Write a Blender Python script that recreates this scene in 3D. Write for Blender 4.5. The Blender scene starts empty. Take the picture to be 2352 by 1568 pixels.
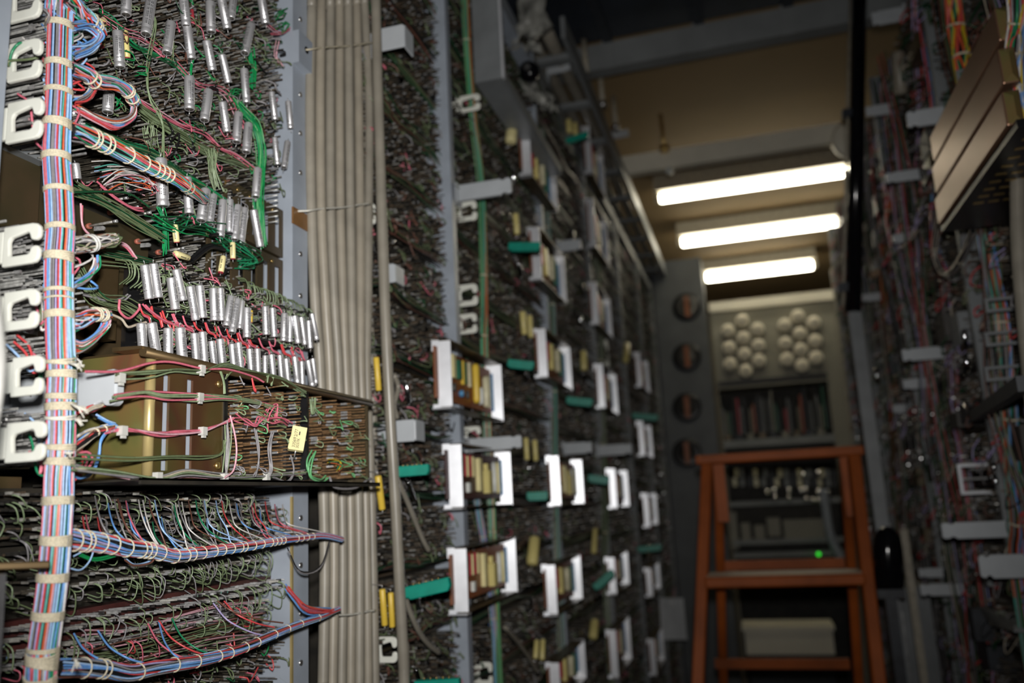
import bpy, math, random
import numpy as np
from mathutils import Matrix, Vector, Quaternion

random.seed(11); rng = np.random.default_rng(11)
scn = bpy.context.scene
COL = scn.collection

# ------------------------------------------------------------------ camera
FPX = 1907.0; ROLL = 0.05; VPX, VPY = 1735.0, 1125.0
_a = (VPX-1176)/FPX; _b = -(VPY-784)/FPX
_x = _a*math.cos(ROLL)+_b*math.sin(ROLL); _y = -_a*math.sin(ROLL)+_b*math.cos(ROLL)
PITCH = math.atan(-_y); YAW = math.atan(_x*math.cos(PITCH))
FW = np.array([-math.sin(YAW)*math.cos(PITCH), math.cos(YAW)*math.cos(PITCH), math.sin(PITCH)])
_r0 = np.array([math.cos(YAW), math.sin(YAW), 0.0]); _u0 = np.cross(_r0, FW)
RT = _r0*math.cos(ROLL)-_u0*math.sin(ROLL); UP = _u0*math.cos(ROLL)+_r0*math.sin(ROLL)
CAM = np.array([0.0, 0.0, 1.45])
cd = bpy.data.cameras.new('camera'); cam = bpy.data.objects.new('camera', cd); COL.objects.link(cam)
cam.matrix_world = Matrix(((RT[0], UP[0], -FW[0], CAM[0]), (RT[1], UP[1], -FW[1], CAM[1]), (RT[2], UP[2], -FW[2], CAM[2]), (0, 0, 0, 1)))
cd.sensor_width = 36.0; cd.lens = FPX/2352*36.0; cd.clip_start = 0.02; cd.clip_end = 50
cd.dof.use_dof = True; cd.dof.focus_distance = 0.64; cd.dof.aperture_fstop = 4.9
scn.camera = cam
# ------------------------------------------------------------------ world, flash, exposure
w = bpy.data.worlds.new('world'); scn.world = w; w.use_nodes = True
w.node_tree.nodes['Background'].inputs[0].default_value = (0.55, 0.52, 0.45, 1)
w.node_tree.nodes['Background'].inputs[1].default_value = 0.004
fl = bpy.data.lights.new('camera_flash', 'SPOT'); fl.energy = 40; fl.color = (1.0, 0.97, 0.93)
fl.spot_size = math.radians(94); fl.spot_blend = 1.0; fl.shadow_soft_size = 0.016
flo = bpy.data.objects.new('camera_flash', fl); COL.objects.link(flo)
flo.matrix_world = cam.matrix_world.copy()
flo.location = Vector(CAM + UP*0.06 - FW*0.01)
vs = scn.view_settings; vs.view_transform = 'Standard'; vs.look = 'None'; vs.gamma = 1; vs.use_curve_mapping = False
vs.exposure = 0.0

def ray(px, py): return FW+RT*(px-1176)/FPX-UP*(py-784)/FPX
def PX(px, py, X): d = ray(px, py); return CAM+d*(X/d[0])
def PY(px, py, Y): d = ray(px, py); return CAM+d*(Y/d[1])
def PZ(px, py, Z): d = ray(px, py); return CAM+d*((Z-CAM[2])/d[2])

# ------------------------------------------------------------------ materials
MATS = {}
def mat(name, col, rough=0.5, metal=0.0, var=0.12, scale=60.0, bump=0.0, emit=None, trans=0.0, spec=0.5, coat=0.0, col2=None, alpha=1.0):
    m = bpy.data.materials.new(name); m.use_nodes = True
    nt = m.node_tree; b = nt.nodes['Principled BSDF']
    b.inputs['Roughness'].default_value = rough; b.inputs['Metallic'].default_value = metal
    b.inputs['Specular IOR Level'].default_value = spec
    if coat: b.inputs['Coat Weight'].default_value = coat; b.inputs['Coat Roughness'].default_value = 0.12
    tc = nt.nodes.new('ShaderNodeTexCoord')
    n = nt.nodes.new('ShaderNodeTexNoise'); n.inputs['Scale'].default_value = scale; n.inputs['Detail'].default_value = 4
    nt.links.new(tc.outputs['Object'], n.inputs['Vector'])
    r = nt.nodes.new('ShaderNodeValToRGB')
    c2 = col2 if col2 else tuple(max(0, c*(1-2.2*var)) for c in col)
    r.color_ramp.elements[0].position = 0.3; r.color_ramp.elements[1].position = 0.7
    r.color_ramp.elements[0].color = (*c2, 1); r.color_ramp.elements[1].color = (*(min(1, c*(1+var)) for c in col), 1) if not col2 else (*col, 1)
    nt.links.new(n.outputs['Fac'], r.inputs['Fac']); nt.links.new(r.outputs['Color'], b.inputs['Base Color'])
    if bump:
        bp = nt.nodes.new('ShaderNodeBump'); bp.inputs['Strength'].default_value = bump; bp.inputs['Distance'].default_value = 0.002
        nt.links.new(n.outputs['Fac'], bp.inputs['Height']); nt.links.new(bp.outputs['Normal'], b.inputs['Normal'])
    if emit:
        b.inputs['Emission Color'].default_value = (*emit[0], 1); b.inputs['Emission Strength'].default_value = emit[1]
    if trans: b.inputs['Transmission Weight'].default_value = trans
    if alpha < 1: b.inputs['Alpha'].default_value = alpha
    MATS[name] = m
    return m
mat('paint_blue_grey', (0.325, 0.365, 0.425), 0.38, var=0.06, scale=25)
mat('paint_arm', (0.46, 0.49, 0.52), 0.35, var=0.04, scale=25)
mat('paint_grey', (0.20, 0.215, 0.225), 0.5, var=0.1, scale=15)
mat('paint_slate', (0.10, 0.11, 0.12), 0.5, var=0.1, scale=10)
mat('paint_dark', (0.03, 0.035, 0.045), 0.5, var=0.2)
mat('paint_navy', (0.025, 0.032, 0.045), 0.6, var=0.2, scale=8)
mat('black', (0.008, 0.008, 0.009), 0.35)
mat('dark_plate', (0.022, 0.019, 0.014), 0.6, var=0.35, scale=30)
mat('black_gloss', (0.006, 0.006, 0.008), 0.12)
mat('aluminium', (0.78, 0.79, 0.83), 0.26, 1.0, var=0.08, scale=90, bump=0.05)
mat('can_alu', (0.80, 0.80, 0.83), 0.36, 0.72, var=0.06, scale=140, bump=0.04)
mat('can_dark', (0.06, 0.055, 0.05), 0.5)
mat('steel', (0.55, 0.55, 0.55), 0.3, 0.9, var=0.2)
mat('chrome', (0.85, 0.85, 0.88), 0.12, 1.0)
mat('tray_alu', (0.80, 0.82, 0.87), 0.35, 0.5, var=0.05, scale=40)
mat('bronze', (0.17, 0.115, 0.055), 0.36, 0.75, scale=14, col2=(0.13, 0.09, 0.045), bump=0.02)
mat('bronze_dark', (0.105, 0.070, 0.038), 0.40, 0.45, scale=22, col2=(0.058, 0.052, 0.026))
mat('chromate', (0.34, 0.20, 0.085), 0.36, 0.45, scale=16, col2=(0.17, 0.21, 0.07))
mat('gold_edge', (0.62, 0.49, 0.22), 0.3, 0.5, scale=30)
mat('bronze_box', (0.34, 0.19, 0.12), 0.38, 0.7, scale=6, col2=(0.25, 0.145, 0.092))
mat('brass', (0.60, 0.42, 0.16), 0.3, 0.9)
mat('pin_steel', (0.36, 0.35, 0.32), 0.36, 0.35, var=0.2, scale=300)
mat('pin_dark', (0.075, 0.065, 0.05), 0.5, 0.3, var=0.3, scale=300)
mat('pin_brown', (0.13, 0.095, 0.065), 0.45, 0.4, var=0.3, scale=300)
mat('pin_tin', (0.66, 0.66, 0.66), 0.25, 0.7, var=0.2, scale=300)
mat('pin_silver', (0.52, 0.52, 0.50), 0.35, 0.3, var=0.2, scale=300)
mat('lug_dark', (0.035, 0.033, 0.03), 0.4, 0.3, var=0.3, scale=300)
mat('pin_bronze', (0.30, 0.175, 0.085), 0.4, 0.55, var=0.2, scale=300)
mat('clip_white', (0.72, 0.73, 0.66), 0.32, var=0.03)
mat('cord_cream', (0.62, 0.56, 0.42), 0.6, var=0.12, scale=900, bump=0.3)
mat('cord_white', (0.72, 0.70, 0.62), 0.6, var=0.1, scale=900, bump=0.3)
mat('tie_grey', (0.50, 0.50, 0.47), 0.45)
mat('cable_grey', (0.29, 0.26, 0.208), 0.4, var=0.07, scale=35)
mat('cable_grey2', (0.265, 0.243, 0.20), 0.42, var=0.08, scale=35)
mat('pole_grey', (0.25, 0.23, 0.19), 0.33, var=0.08, scale=35)
mat('pale_cable', (0.42, 0.42, 0.40), 0.4)
WC = dict(blue=(0.14, 0.33, 0.70), ltblue=(0.36, 0.55, 0.84), red=(0.62, 0.07, 0.075), orange=(0.68, 0.13, 0.045), green=(0.02, 0.24, 0.11),
          teal=(0.10, 0.42, 0.34), white=(0.66, 0.64, 0.62), violet=(0.42, 0.36, 0.62), pink=(0.62, 0.15, 0.21), rose=(0.64, 0.36, 0.42), grey=(0.25, 0.24, 0.25),
          brown=(0.16, 0.07, 0.05), olive=(0.13, 0.17, 0.085), dkgreen=(0.012, 0.075, 0.03), brgreen=(0.01, 0.26, 0.075), black=(0.012, 0.012, 0.013),
          sage=(0.22, 0.29, 0.165), ltgreen=(0.14, 0.42, 0.18), yellow=(0.62, 0.45, 0.03), beige=(0.48, 0.42, 0.33))
for k, c in WC.items(): mat('wire_'+k, c, 0.32, var=0.08, scale=400)
mat('yellow_film', (0.72, 0.62, 0.24), 0.35, var=0.05)
mat('yellow_pale', (0.78, 0.70, 0.36), 0.4, var=0.05)
mat('yellow_strong', (0.72, 0.50, 0.06), 0.4, var=0.05)
mat('cream_part', (0.66, 0.62, 0.42), 0.4)
mat('pcb', (0.27, 0.085, 0.028), 0.45, var=0.12, scale=15)
mat('pcb_dark', (0.06, 0.014, 0.012), 0.5, var=0.2)
mat('teal_plastic', (0.0, 0.25, 0.18), 0.42, var=0.08)
mat('part_green', (0.02, 0.12, 0.07), 0.4)
mat('part_red', (0.42, 0.04, 0.06), 0.4)
mat('part_pink', (0.60, 0.10, 0.20), 0.4)
mat('part_blue', (0.08, 0.26, 0.48), 0.4)
mat('part_white', (0.70, 0.72, 0.68), 0.35)
mat('ink', (0.02, 0.02, 0.022), 0.6)
mat('ink_brown', (0.16, 0.12, 0.05), 0.6)
mat('ladder_wood', (0.33, 0.078, 0.014), 0.5, var=0.2, scale=7, spec=0.15)
mat('ladder_tread', (0.33, 0.21, 0.12), 0.5, var=0.2, scale=12)
mat('ceiling_paint', (0.28, 0.188, 0.085), 0.85, var=0.03, scale=3)
mat('wall_paint', (0.16, 0.135, 0.10), 0.85, var=0.05, scale=3)
mat('floor_lino', (0.09, 0.085, 0.08), 0.4, var=0.2, scale=5)
mat('tube_glow', (1, 1, 1), 0.5, var=0, emit=((1.0, 0.93, 0.72), 14.0))
mat('lamp_housing', (0.42, 0.38, 0.30), 0.5)
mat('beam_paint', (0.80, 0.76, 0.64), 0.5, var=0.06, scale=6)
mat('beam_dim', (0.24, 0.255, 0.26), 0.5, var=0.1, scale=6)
mat('end_panel', (0.25, 0.24, 0.195), 0.5, var=0.06, scale=4)
mat('cap_cream', (0.86, 0.81, 0.66), 0.4, var=0.04, scale=6)
mat('poly_sheet', (0.36, 0.36, 0.33), 0.4, var=0.25, scale=14, bump=0.5)
mat('paper', (0.62, 0.64, 0.66), 0.7, var=0.03)
mat('led_green', (0.02, 0.4, 0.02), 0.4, emit=((0.05, 1.0, 0.05), 1.0))
mat('clear_plastic', (0.25, 0.25, 0.26), 0.15, trans=0.6)
mat('brown_tape', (0.20, 0.10, 0.035), 0.35)
mat('salmon', (0.42, 0.13, 0.085), 0.5)

def plating(name, k, metal, rough):
    m = mat(name, (0.3*k, 0.2*k, 0.08*k), rough, metal, scale=9); nt = m.node_tree
    n = [x for x in nt.nodes if x.type == 'TEX_NOISE'][0]; n.inputs['Distortion'].default_value = 1.2; n.inputs['Detail'].default_value = 2
    r = [x for x in nt.nodes if x.type == 'VALTORGB'][0].color_ramp
    r.elements[0].position = 0.25; r.elements[0].color = (0.10*k, 0.17*k, 0.05*k, 1); r.elements[1].position = 0.78; r.elements[1].color = (0.14*k, 0.19*k, 0.06*k, 1)
    for p, c in ((0.40, (0.27, 0.24, 0.075)), (0.52, (0.33, 0.20, 0.075)), (0.64, (0.27, 0.115, 0.06))):
        e = r.elements.new(p); e.color = (c[0]*k, c[1]*k, c[2]*k, 1)
plating('chromate_iris', 0.72, 0.4, 0.36); plating('bronze_iris', 0.36, 0.4, 0.36)

# ------------------------------------------------------------------ mesh builder
class MB:
    def __init__(s): s.v = []; s.q = []; s.qm = []; s.qs = []; s.n = 0; s.ng = []; s.ml = []
    def mi(s, name):
        if name not in s.ml: s.ml.append(name)
        return s.ml.index(name)
    def add(s, V, Q, m, smooth=False):
        V = np.asarray(V, float).reshape(-1, 3); Q = np.asarray(Q, int).reshape(-1, 4)
        s.v.append(V); s.q.append(Q+s.n)
        if isinstance(m, str): mm = np.full(len(Q), s.mi(m))
        else: mm = np.asarray(m)
        s.qm.append(mm); s.qs.append(np.full(len(Q), smooth)); s.n += len(V)
        return s
    def ngon(s, V, idx, m, smooth=False):
        V = np.asarray(V, float).reshape(-1, 3); s.v.append(V)
        for i in idx: s.ng.append(([k+s.n for k in i], s.mi(m), smooth))
        s.n += len(V); return s
    def box(s, lo, hi, m):
        lo = np.asarray(lo, float); hi = np.asarray(hi, float)
        return s.obox((lo+hi)/2, (hi-lo)/2, np.eye(3), m)
    def obox(s, c, h, R, m):
        """c centre, h half sizes, R rows = local axes"""
        c = np.asarray(c, float); A = np.asarray(R)*np.asarray(h, float)[:, None]
        sg = np.array([[-1, -1, -1], [1, -1, -1], [1, 1, -1], [-1, 1, -1], [-1, -1, 1], [1, -1, 1], [1, 1, 1], [-1, 1, 1]])
        return s.add(c+sg@A, [[0, 3, 2, 1], [4, 5, 6, 7], [0, 1, 5, 4], [1, 2, 6, 5], [2, 3, 7, 6], [3, 0, 4, 7]], m)
    def bar(s, p0, p1, w_, h_, m, up=(0, 0, 1)):
        p0 = np.asarray(p0, float); p1 = np.asarray(p1, float); d = p1-p0; L = np.linalg.norm(d); d /= L
        u = np.asarray(up, float); x = np.cross(d, u); x /= np.linalg.norm(x); u = np.cross(x, d)
        return s.obox((p0+p1)/2, (L/2, w_/2, h_/2), np.array([d, x, u]), m)
    def pins(s, base, d, ln, a, b, u, m):
        """many 5-sided pins: base (n,3), unit dir d (n,3), length (n,), half thickness a,b ; u (3,) side axis ; m (n,) indices"""
        n = len(base); d = np.broadcast_to(d, (n, 3)); u = np.broadcast_to(np.asarray(u, float), (n, 3))
        w_ = np.cross(d, u); e = base+d*np.asarray(ln)[:, None]
        A = u*np.asarray(a).reshape(-1, 1); B = w_*np.asarray(b).reshape(-1, 1)
        V = np.stack([base-A-B, base+A-B, base+A+B, base-A+B, e-A-B, e+A-B, e+A+B, e-A+B], 1)
        F = np.array([[4, 5, 6, 7], [0, 1, 5, 4], [1, 2, 6, 5], [2, 3, 7, 6], [3, 0, 4, 7]])
        Q = (np.arange(n)*8)[:, None, None]+F[None]
        return s.add(V.reshape(-1, 3), Q.reshape(-1, 4), np.repeat(np.asarray(m), 5))
    def tube(s, P, r, sides=6, m='steel', caps=True, smooth=True, flat=None):
        P = np.asarray(P, float); n = len(P); r = np.broadcast_to(np.asarray(r, float), (n,))
        T = np.gradient(P, axis=0); T /= (np.linalg.norm(T, axis=1)[:, None]+1e-12)
        N = np.zeros_like(P)
        a = np.array([0, 0, 1.0]) if abs(T[0][2]) < 0.9 else np.array([1.0, 0, 0])
        v = a-T[0]*(a@T[0]); N[0] = v/np.linalg.norm(v)
        for i in range(1, n):
            v = N[i-1]-T[i]*(N[i-1]@T[i]); N[i] = v/(np.linalg.norm(v)+1e-12)
        B = np.cross(T, N)
        an = np.arange(sides)*2*math.pi/sides
        ring = N[:, None]*np.cos(an)[None, :, None]+B[:, None]*np.sin(an)[None, :, None]*(flat or 1.0)
        V = (P[:, None]+ring*r[:, None, None]).reshape(-1, 3)
        i = np.arange(n-1)[:, None]*sides; j = np.arange(sides)[None]; j2 = (j+1) % sides
        Q = np.stack([i+j, i+j2, i+sides+j2, i+sides+j], -1).reshape(-1, 4)
        b0 = s.n
        s.add(V, Q, m, smooth)
        if caps:
            s.ng.append(([b0+k for k in range(sides)][::-1], s.mi(m) if isinstance(m, str) else int(m[0]), False))
            s.ng.append(([b0+(n-1)*sides+k for k in range(sides)], s.mi(m) if isinstance(m, str) else int(m[0]), False))
        return s
    def cyl(s, p0, p1, r, sides=12, m='steel', r1=None):
        return s.tube([p0, p1], [r, r if r1 is None else r1], sides, m)
    def lathe(s, prof, sides=16, m='steel', M=None, smooth=True, caps=True):
        """prof list of (r, z)"""
        P = np.array(prof, float); n = len(P); an = np.arange(sides)*2*math.pi/sides
        V = np.stack([P[:, 0:1]*np.cos(an), P[:, 0:1]*np.sin(an), np.repeat(P[:, 1:2], sides, 1)], -1).reshape(-1, 3)
        if M is not None: V = V@np.array(M)[:3, :3].T+np.array(M)[:3, 3]
        i = np.arange(n-1)[:, None]*sides; j = np.arange(sides)[None]; j2 = (j+1) % sides
        Q = np.stack([i+j, i+j2, i+sides+j2, i+sides+j], -1).reshape(-1, 4)
        b0 = s.n; s.add(V, Q, m, smooth)
        if caps:
            k = s.mi(m)
            s.ng.append(([b0+q for q in range(sides)][::-1], k, False)); s.ng.append(([b0+(n-1)*sides+q for q in range(sides)], k, False))
        return s
    def prism(s, poly, O, U, V_, T, m):
        """extrude polygon (u,v) placed at O + u*U + v*V by vector T"""
        O, U, V_, T = (np.asarray(a, float) for a in (O, U, V_, T)); poly = np.asarray(poly, float); n = len(poly)
        A = O+poly[:, :1]*U+poly[:, 1:]*V_; VV = np.concatenate([A, A+T]); b0 = s.n
        s.add(VV, [[i, (i+1) % n, (i+1) % n+n, i+n] for i in range(n)], m)
        k = s.mi(m); s.ng.append(([b0+i for i in range(n)][::-1], k, False)); s.ng.append(([b0+n+i for i in range(n)], k, False))
        return s
    def build(s, name, parent=None, origin=None):
        V = np.concatenate(s.v) if s.v else np.zeros((0, 3))
        o0 = np.zeros(3)
        if parent is not None: o0 = np.array(parent.get('_o', (0, 0, 0)))
        elif origin is not None: o0 = np.asarray(origin, float)
        else:
            lo, hi = V.min(0), V.max(0); o0 = np.array([(lo[0]+hi[0])/2, (lo[1]+hi[1])/2, lo[2]])
        V = V-o0
        me = bpy.data.meshes.new(name)
        Q = np.concatenate(s.q) if s.q else np.zeros((0, 4), int)
        nq = len(Q); ngl = sum(len(g[0]) for g in s.ng)
        me.vertices.add(len(V)); me.vertices.foreach_set('co', V.astype(np.float32).ravel())
        loops = np.concatenate([Q.ravel(), np.array([k for g in s.ng for k in g[0]], int)]) if s.ng else Q.ravel()
        me.loops.add(len(loops)); me.loops.foreach_set('vertex_index', loops.astype(np.int32))
        tot = np.concatenate([np.full(nq, 4), np.array([len(g[0]) for g in s.ng], int)]).astype(np.int32)
        st = np.concatenate([[0], np.cumsum(tot)[:-1]]).astype(np.int32)
        me.polygons.add(len(tot)); me.polygons.foreach_set('loop_start', st)
        mi = np.concatenate((s.qm if s.qm else [])+[np.array([g[1] for g in s.ng], int)]).astype(np.int32)
        sm = np.concatenate((s.qs if s.qs else [])+[np.array([g[2] for g in s.ng], bool)])
        for k in s.ml: me.materials.append(MATS[k])
        me.polygons.foreach_set('material_index', mi); me.polygons.foreach_set('use_smooth', sm)
        me.update(calc_edges=True); me.validate()
        o = bpy.data.objects.new(name, me); COL.objects.link(o)
        if parent is not None: o.parent = parent
        else: o.location = o0
        o['_o'] = tuple(float(k) for k in o0)
        return o

def tag(o, label=None, cat=None, group=None, kind=None):
    if label: o['label'] = label
    if cat: o['category'] = cat
    if group: o['group'] = group
    if kind: o['kind'] = kind
    return o
def thing(name, label, cat, loc, group=None):
    o = bpy.data.objects.new(name, None); COL.objects.link(o); o.location = tuple(float(k) for k in loc); o.empty_display_size = 0.02
    o['_o'] = tuple(float(k) for k in loc)
    return tag(o, label, cat, group)
def struct(name, mb): return tag(mb.build(name), kind='structure')
def inst(mesh, name, parent, M):
    """shared-mesh part under parent with a world matrix M"""
    o = bpy.data.objects.new(name, mesh); COL.objects.link(o)
    if parent is not None:
        o.parent = parent; M = Matrix.Translation(-Vector(parent.get('_o', (0, 0, 0))))@M if parent.parent is None else M
    o.matrix_local = M
    return o
def crom(P, k=6):
    """smooth polyline through control points"""
    P = np.asarray(P, float)
    if len(P) < 3: 
        t = np.linspace(0, 1, k+1)[:, None]; return P[0]*(1-t)+P[1]*t
    Q = np.concatenate([[2*P[0]-P[1]], P, [2*P[-1]-P[-2]]]); out = []
    for i in range(len(P)-1):
        p0, p1, p2, p3 = Q[i:i+4]
        for t in np.arange(k)/k:
            out.append(0.5*((2*p1)+(-p0+p2)*t+(2*p0-5*p1+4*p2-p3)*t*t+(-p0+3*p1-3*p2+p3)*t**3))
    out.append(P[-1]); return np.array(out)
def frame_from(axis, ref=(1, 0, 0)):
    z = np.asarray(axis, float); z = z/np.linalg.norm(z); x = np.asarray(ref, float); x = x-z*(x@z); x /= np.linalg.norm(x); y = np.cross(z, x)
    return x, y, z
def mat4(o, x, y, z): return Matrix(((x[0], y[0], z[0], o[0]), (x[1], y[1], z[1], o[1]), (x[2], y[2], z[2], o[2]), (0, 0, 0, 1)))
def pl(pts, X): return [PX(a, b, X) for a, b in pts]
def pts3(L): return np.array([PX(a, b, X) for a, b, X in L])

# ================================================================== the room
struct('floor', MB().box((-1.4, -1.5, -0.05), (1.7, 7.0, 0.0), 'floor_lino'))
struct('ceiling', MB().box((-1.4, -1.5, 2.9), (1.7, 7.0, 2.96), 'ceiling_paint'))
struct('wall_left', MB().box((-1.4, -1.5, 0), (-1.34, 7.0, 2.9), 'wall_paint'))
struct('wall_right', MB().box((1.64, -1.5, 0), (1.7, 7.0, 2.9), 'wall_paint'))
struct('wall_end', MB().box((-1.34, 6.9, 0), (1.64, 7.0, 2.9), 'wall_paint'))
struct('wall_back', MB().box((-1.34, -1.5, 0), (1.64, -1.44, 2.9), 'wall_paint'))

# ================================================================== helpers for wiring
def pinfield(mb, X0, Y0, Y1, Z0, Z1, dy, dz, ln, th, mix, dirx=1.0, drop=0.12, jit=0.35, pitch=None, gap=0.2, tilt=0.035, tipf=0.3, tips=0.26):
    ys = np.arange(Y0, Y1, dy); zs = np.arange(Z0, Z1, dz)
    Yg, Zg = np.meshgrid(ys, zs); Yg = Yg+((np.arange(len(zs)) % 2)*dy*0.5)[:, None]
    Yg = Yg.ravel(); Zg = Zg.ravel()
    k = rng.random(len(Yg)) > drop
    if pitch: k &= (((Zg-Z0) % pitch) > pitch*gap)
    # terminals come in blocks with thin gaps between them
    k &= ((Yg-Y0) % (dy*7.5)) > dy*0.9
    Yg = Yg[k]+rng.normal(0, dy*jit*0.35, k.sum()); Zg = Zg[k]+rng.normal(0, dz*jit*0.3, k.sum()); n = len(Yg)
    base = np.stack([np.full(n, X0), Yg, Zg], 1)
    d = np.stack([np.full(n, dirx), rng.normal(0, tilt, n), rng.normal(0, tilt*0.6, n)], 1); d /= np.linalg.norm(d, axis=1)[:, None]
    L = ln*rng.uniform(0.7, 1.12, n)
    names = list(mix); pr = np.array([mix[k] for k in names], float); pr /= pr.sum()
    ids = np.array([mb.mi(a) for a in names]); mm = ids[rng.choice(len(names), n, p=pr)]
    k0 = np.full(n, tipf); th_ = th*rng.uniform(0.85, 1.3, n)
    mb.pins(base, d, L*(1-k0), th_*0.7, th_*0.45, (0, 0, 1), np.full(n, mb.mi('pin_dark')))
    mb.pins(base+d*(L*(1-k0))[:, None], d, L*k0, th_, th_*0.6, (0, 0, 1), mm)
    # bright solder or wrapped tips on some pins
    t = rng.random(n) < tips; e = base[t]+d[t]*(L[t]*0.88)[:, None]
    mb.pins(e, d[t], L[t]*0.13, np.full(t.sum(), th*1.35), np.full(t.sum(), th*1.2), (0, 0, 1), np.full(t.sum(), mb.mi('pin_tin')))
    return base[:, 1:], base+d*L[:, None]

def loops(mb, tips, n, cols, r, reach, sag, sides=4, xo=0.006):
    """short jumper wires hanging between terminals"""
    if len(tips) < 2: return
    ylo, yhi = tips[:, 1].min(), tips[:, 1].max()
    for _ in range(n):
        a = tips[rng.integers(len(tips))]; b = a+np.array([rng.normal(0, 0.003), rng.normal(0, reach), rng.normal(0, reach*0.6)])
        mid = (a+b)/2+np.array([xo*rng.uniform(0.2, 1.3), rng.normal(0, reach*0.2), -sag*rng.uniform(0.2, 1.2)])
        a2 = a-np.array([0.004, 0, 0])
        Q = crom([a2, (a+mid)/2+np.array([xo*0.4, 0, 0.1*sag]), mid, b], 3); Q[:, 1] = np.clip(Q[:, 1], ylo, yhi)
        mb.tube(Q, r, sides, 'wire_'+cols[rng.integers(len(cols))], caps=False)

def run(mb, P, n, spread, cols, r, sides=4, k=5, wob=0.4):
    """n loose wires following a path"""
    P = np.asarray(P, float)
    for _ in range(n):
        off = rng.normal(0, spread, 3)
        Q = P+off+rng.normal(0, spread*wob, P.shape)
        mb.tube(crom(Q, k), r, sides, 'wire_'+cols[rng.integers(len(cols))], caps=False)

def frames(P):
    T = np.gradient(P, axis=0); T /= np.linalg.norm(T, axis=1)[:, None]
    N = np.zeros_like(P); a = np.array([1.0, 0, 0]) if abs(T[0][0]) < 0.9 else np.array([0, 0, 1.0])
    v = a-T[0]*(a@T[0]); N[0] = v/np.linalg.norm(v)
    for i in range(1, len(P)):
        v = N[i-1]-T[i]*(N[i-1]@T[i]); N[i] = v/np.linalg.norm(v)
    return T, N, np.cross(T, N)
def bundle(mb, P, R, wr, cols, n=None, twist=0.5, flat=1.0, sides=5, wobble=0.25, core='wire_black', seq=False):
    """round harness: a core and a skin of wires that drift slowly round it"""
    P = np.asarray(P, float); m = len(P); T, N, B = frames(P); R = np.broadcast_to(np.asarray(R, float), (m,))
    mb.tube(P, R*0.88, 12, core)
    if n is None: n = int(2*math.pi*R.max()/(2*wr)*0.98)
    s = np.linspace(0, 1, m); perm = [cols[j] for _ in range(n//len(cols)+1) for j in rng.permutation(len(cols))]
    for i in range(n):
        a0 = 2*math.pi*i/n; ph = rng.uniform(0, 6.28); fr = rng.uniform(1.5, 4)
        a = a0+twist*s+wobble*np.sin(fr*6.28*s*0.6+ph)*rng.uniform(0.2, 1)
        rr = R*rng.uniform(0.93, 1.06)+0.10*R*np.sin(s*rng.uniform(6, 16)+ph)*rng.uniform(0, 1)
        Q = P+N*(rr*np.cos(a))[:, None]+B*(rr*np.sin(a)*flat)[:, None]
        mb.tube(Q, wr, sides, 'wire_'+perm[i], caps=False)
def ring_at(mb, P, R, i, strands, sr, m, slant=0.0, flat=1.0, gap=1.7):
    T, N, B = frames(P); an = np.linspace(0, 2*math.pi, 21)
    for k in range(strands):
        off = (k-(strands-1)/2)*sr*gap
        Q = P[i]+T[i]*off+N[i]*(R*np.cos(an))[:, None]+B[i]*(R*np.sin(an)*flat)[:, None]+T[i]*(slant*R*np.sin(an+0.7+k*0.3))[:, None]
        mb.tube(Q, sr, 5, m, caps=False)

DARKMIX = dict(pin_dark=2.5, pin_brown=4, pin_steel=4.5, pin_tin=0.8)
DIMMIX = dict(lug_dark=4, pin_dark=3, pin_brown=4, pin_steel=0.9, pin_tin=0.2)  # dimness of the farther left and right bays put into darker pins
BRIGHTMIX = dict(pin_steel=5, pin_dark=2, pin_tin=1.2)
TANGLE = ['olive', 'olive', 'dkgreen', 'sage', 'grey', 'brown', 'olive', 'brgreen', 'pink']

# ================================================================== left rack, near bay
XB = -0.475                      # mounting plane of the panels
rackA = thing('equipment_rack', 'near blue-grey steel rack bay with drilled uprights carrying the capacitor panels', 'rack', (XB, 0.56, 0))
def upright(parent, X0, X1, Y0, Y1, Z0, Z1, m='paint_blue_grey', holes=True, lip=0.012):
    mb = MB(); t = 0.003
    mb.box((X0, Y0, Z0), (X1, Y0+t, Z1), m); mb.box((X1-t, Y0+t, Z0), (X1, Y1, Z1), m); mb.box((X0, Y1-t, Z0), (X1-t, Y1, Z1), m)
    mb.box((X1-t, Y0-lip, Z0), (X1, Y0, Z1), m) if lip else None
    u = mb.build('upright', parent)
    if holes:
        for z in np.arange(max(Z0, 1.2)+0.02, min(Z1, 2.2), 0.045):
            h = MB().cyl((X1-0.001, (Y0+Y1)/2, z), (X1+0.0012, (Y0+Y1)/2, z), 0.0028, 10, 'steel'); h.build('rivet', u)
    return u
yU = PX(672, 500, -0.432)[1]; yU1 = PX(706, 500, -0.432)[1]
upright(rackA, -0.50, -0.432, yU, yU1, 0, 2.6, lip=0.0)
xl = PY(13, 200, 0.37)[0]
upright(rackA, -0.50, xl, 0.335, 0.37, 0, 2.6, holes=True, lip=0.0)
MB().box((-0.53, 0.34, 0.05), (-0.525, yU1, 2.6), 'dark_plate').build('back_panel', rackA)
MB().box((-0.50, 0.34, 2.56), (-0.44, yU1, 2.6), 'paint_blue_grey').build('top_rail', rackA)
MB().box((-0.50, 0.34, 0.02), (-0.44, yU1, 0.09), 'paint_blue_grey').build('bottom_rail', rackA)
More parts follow.
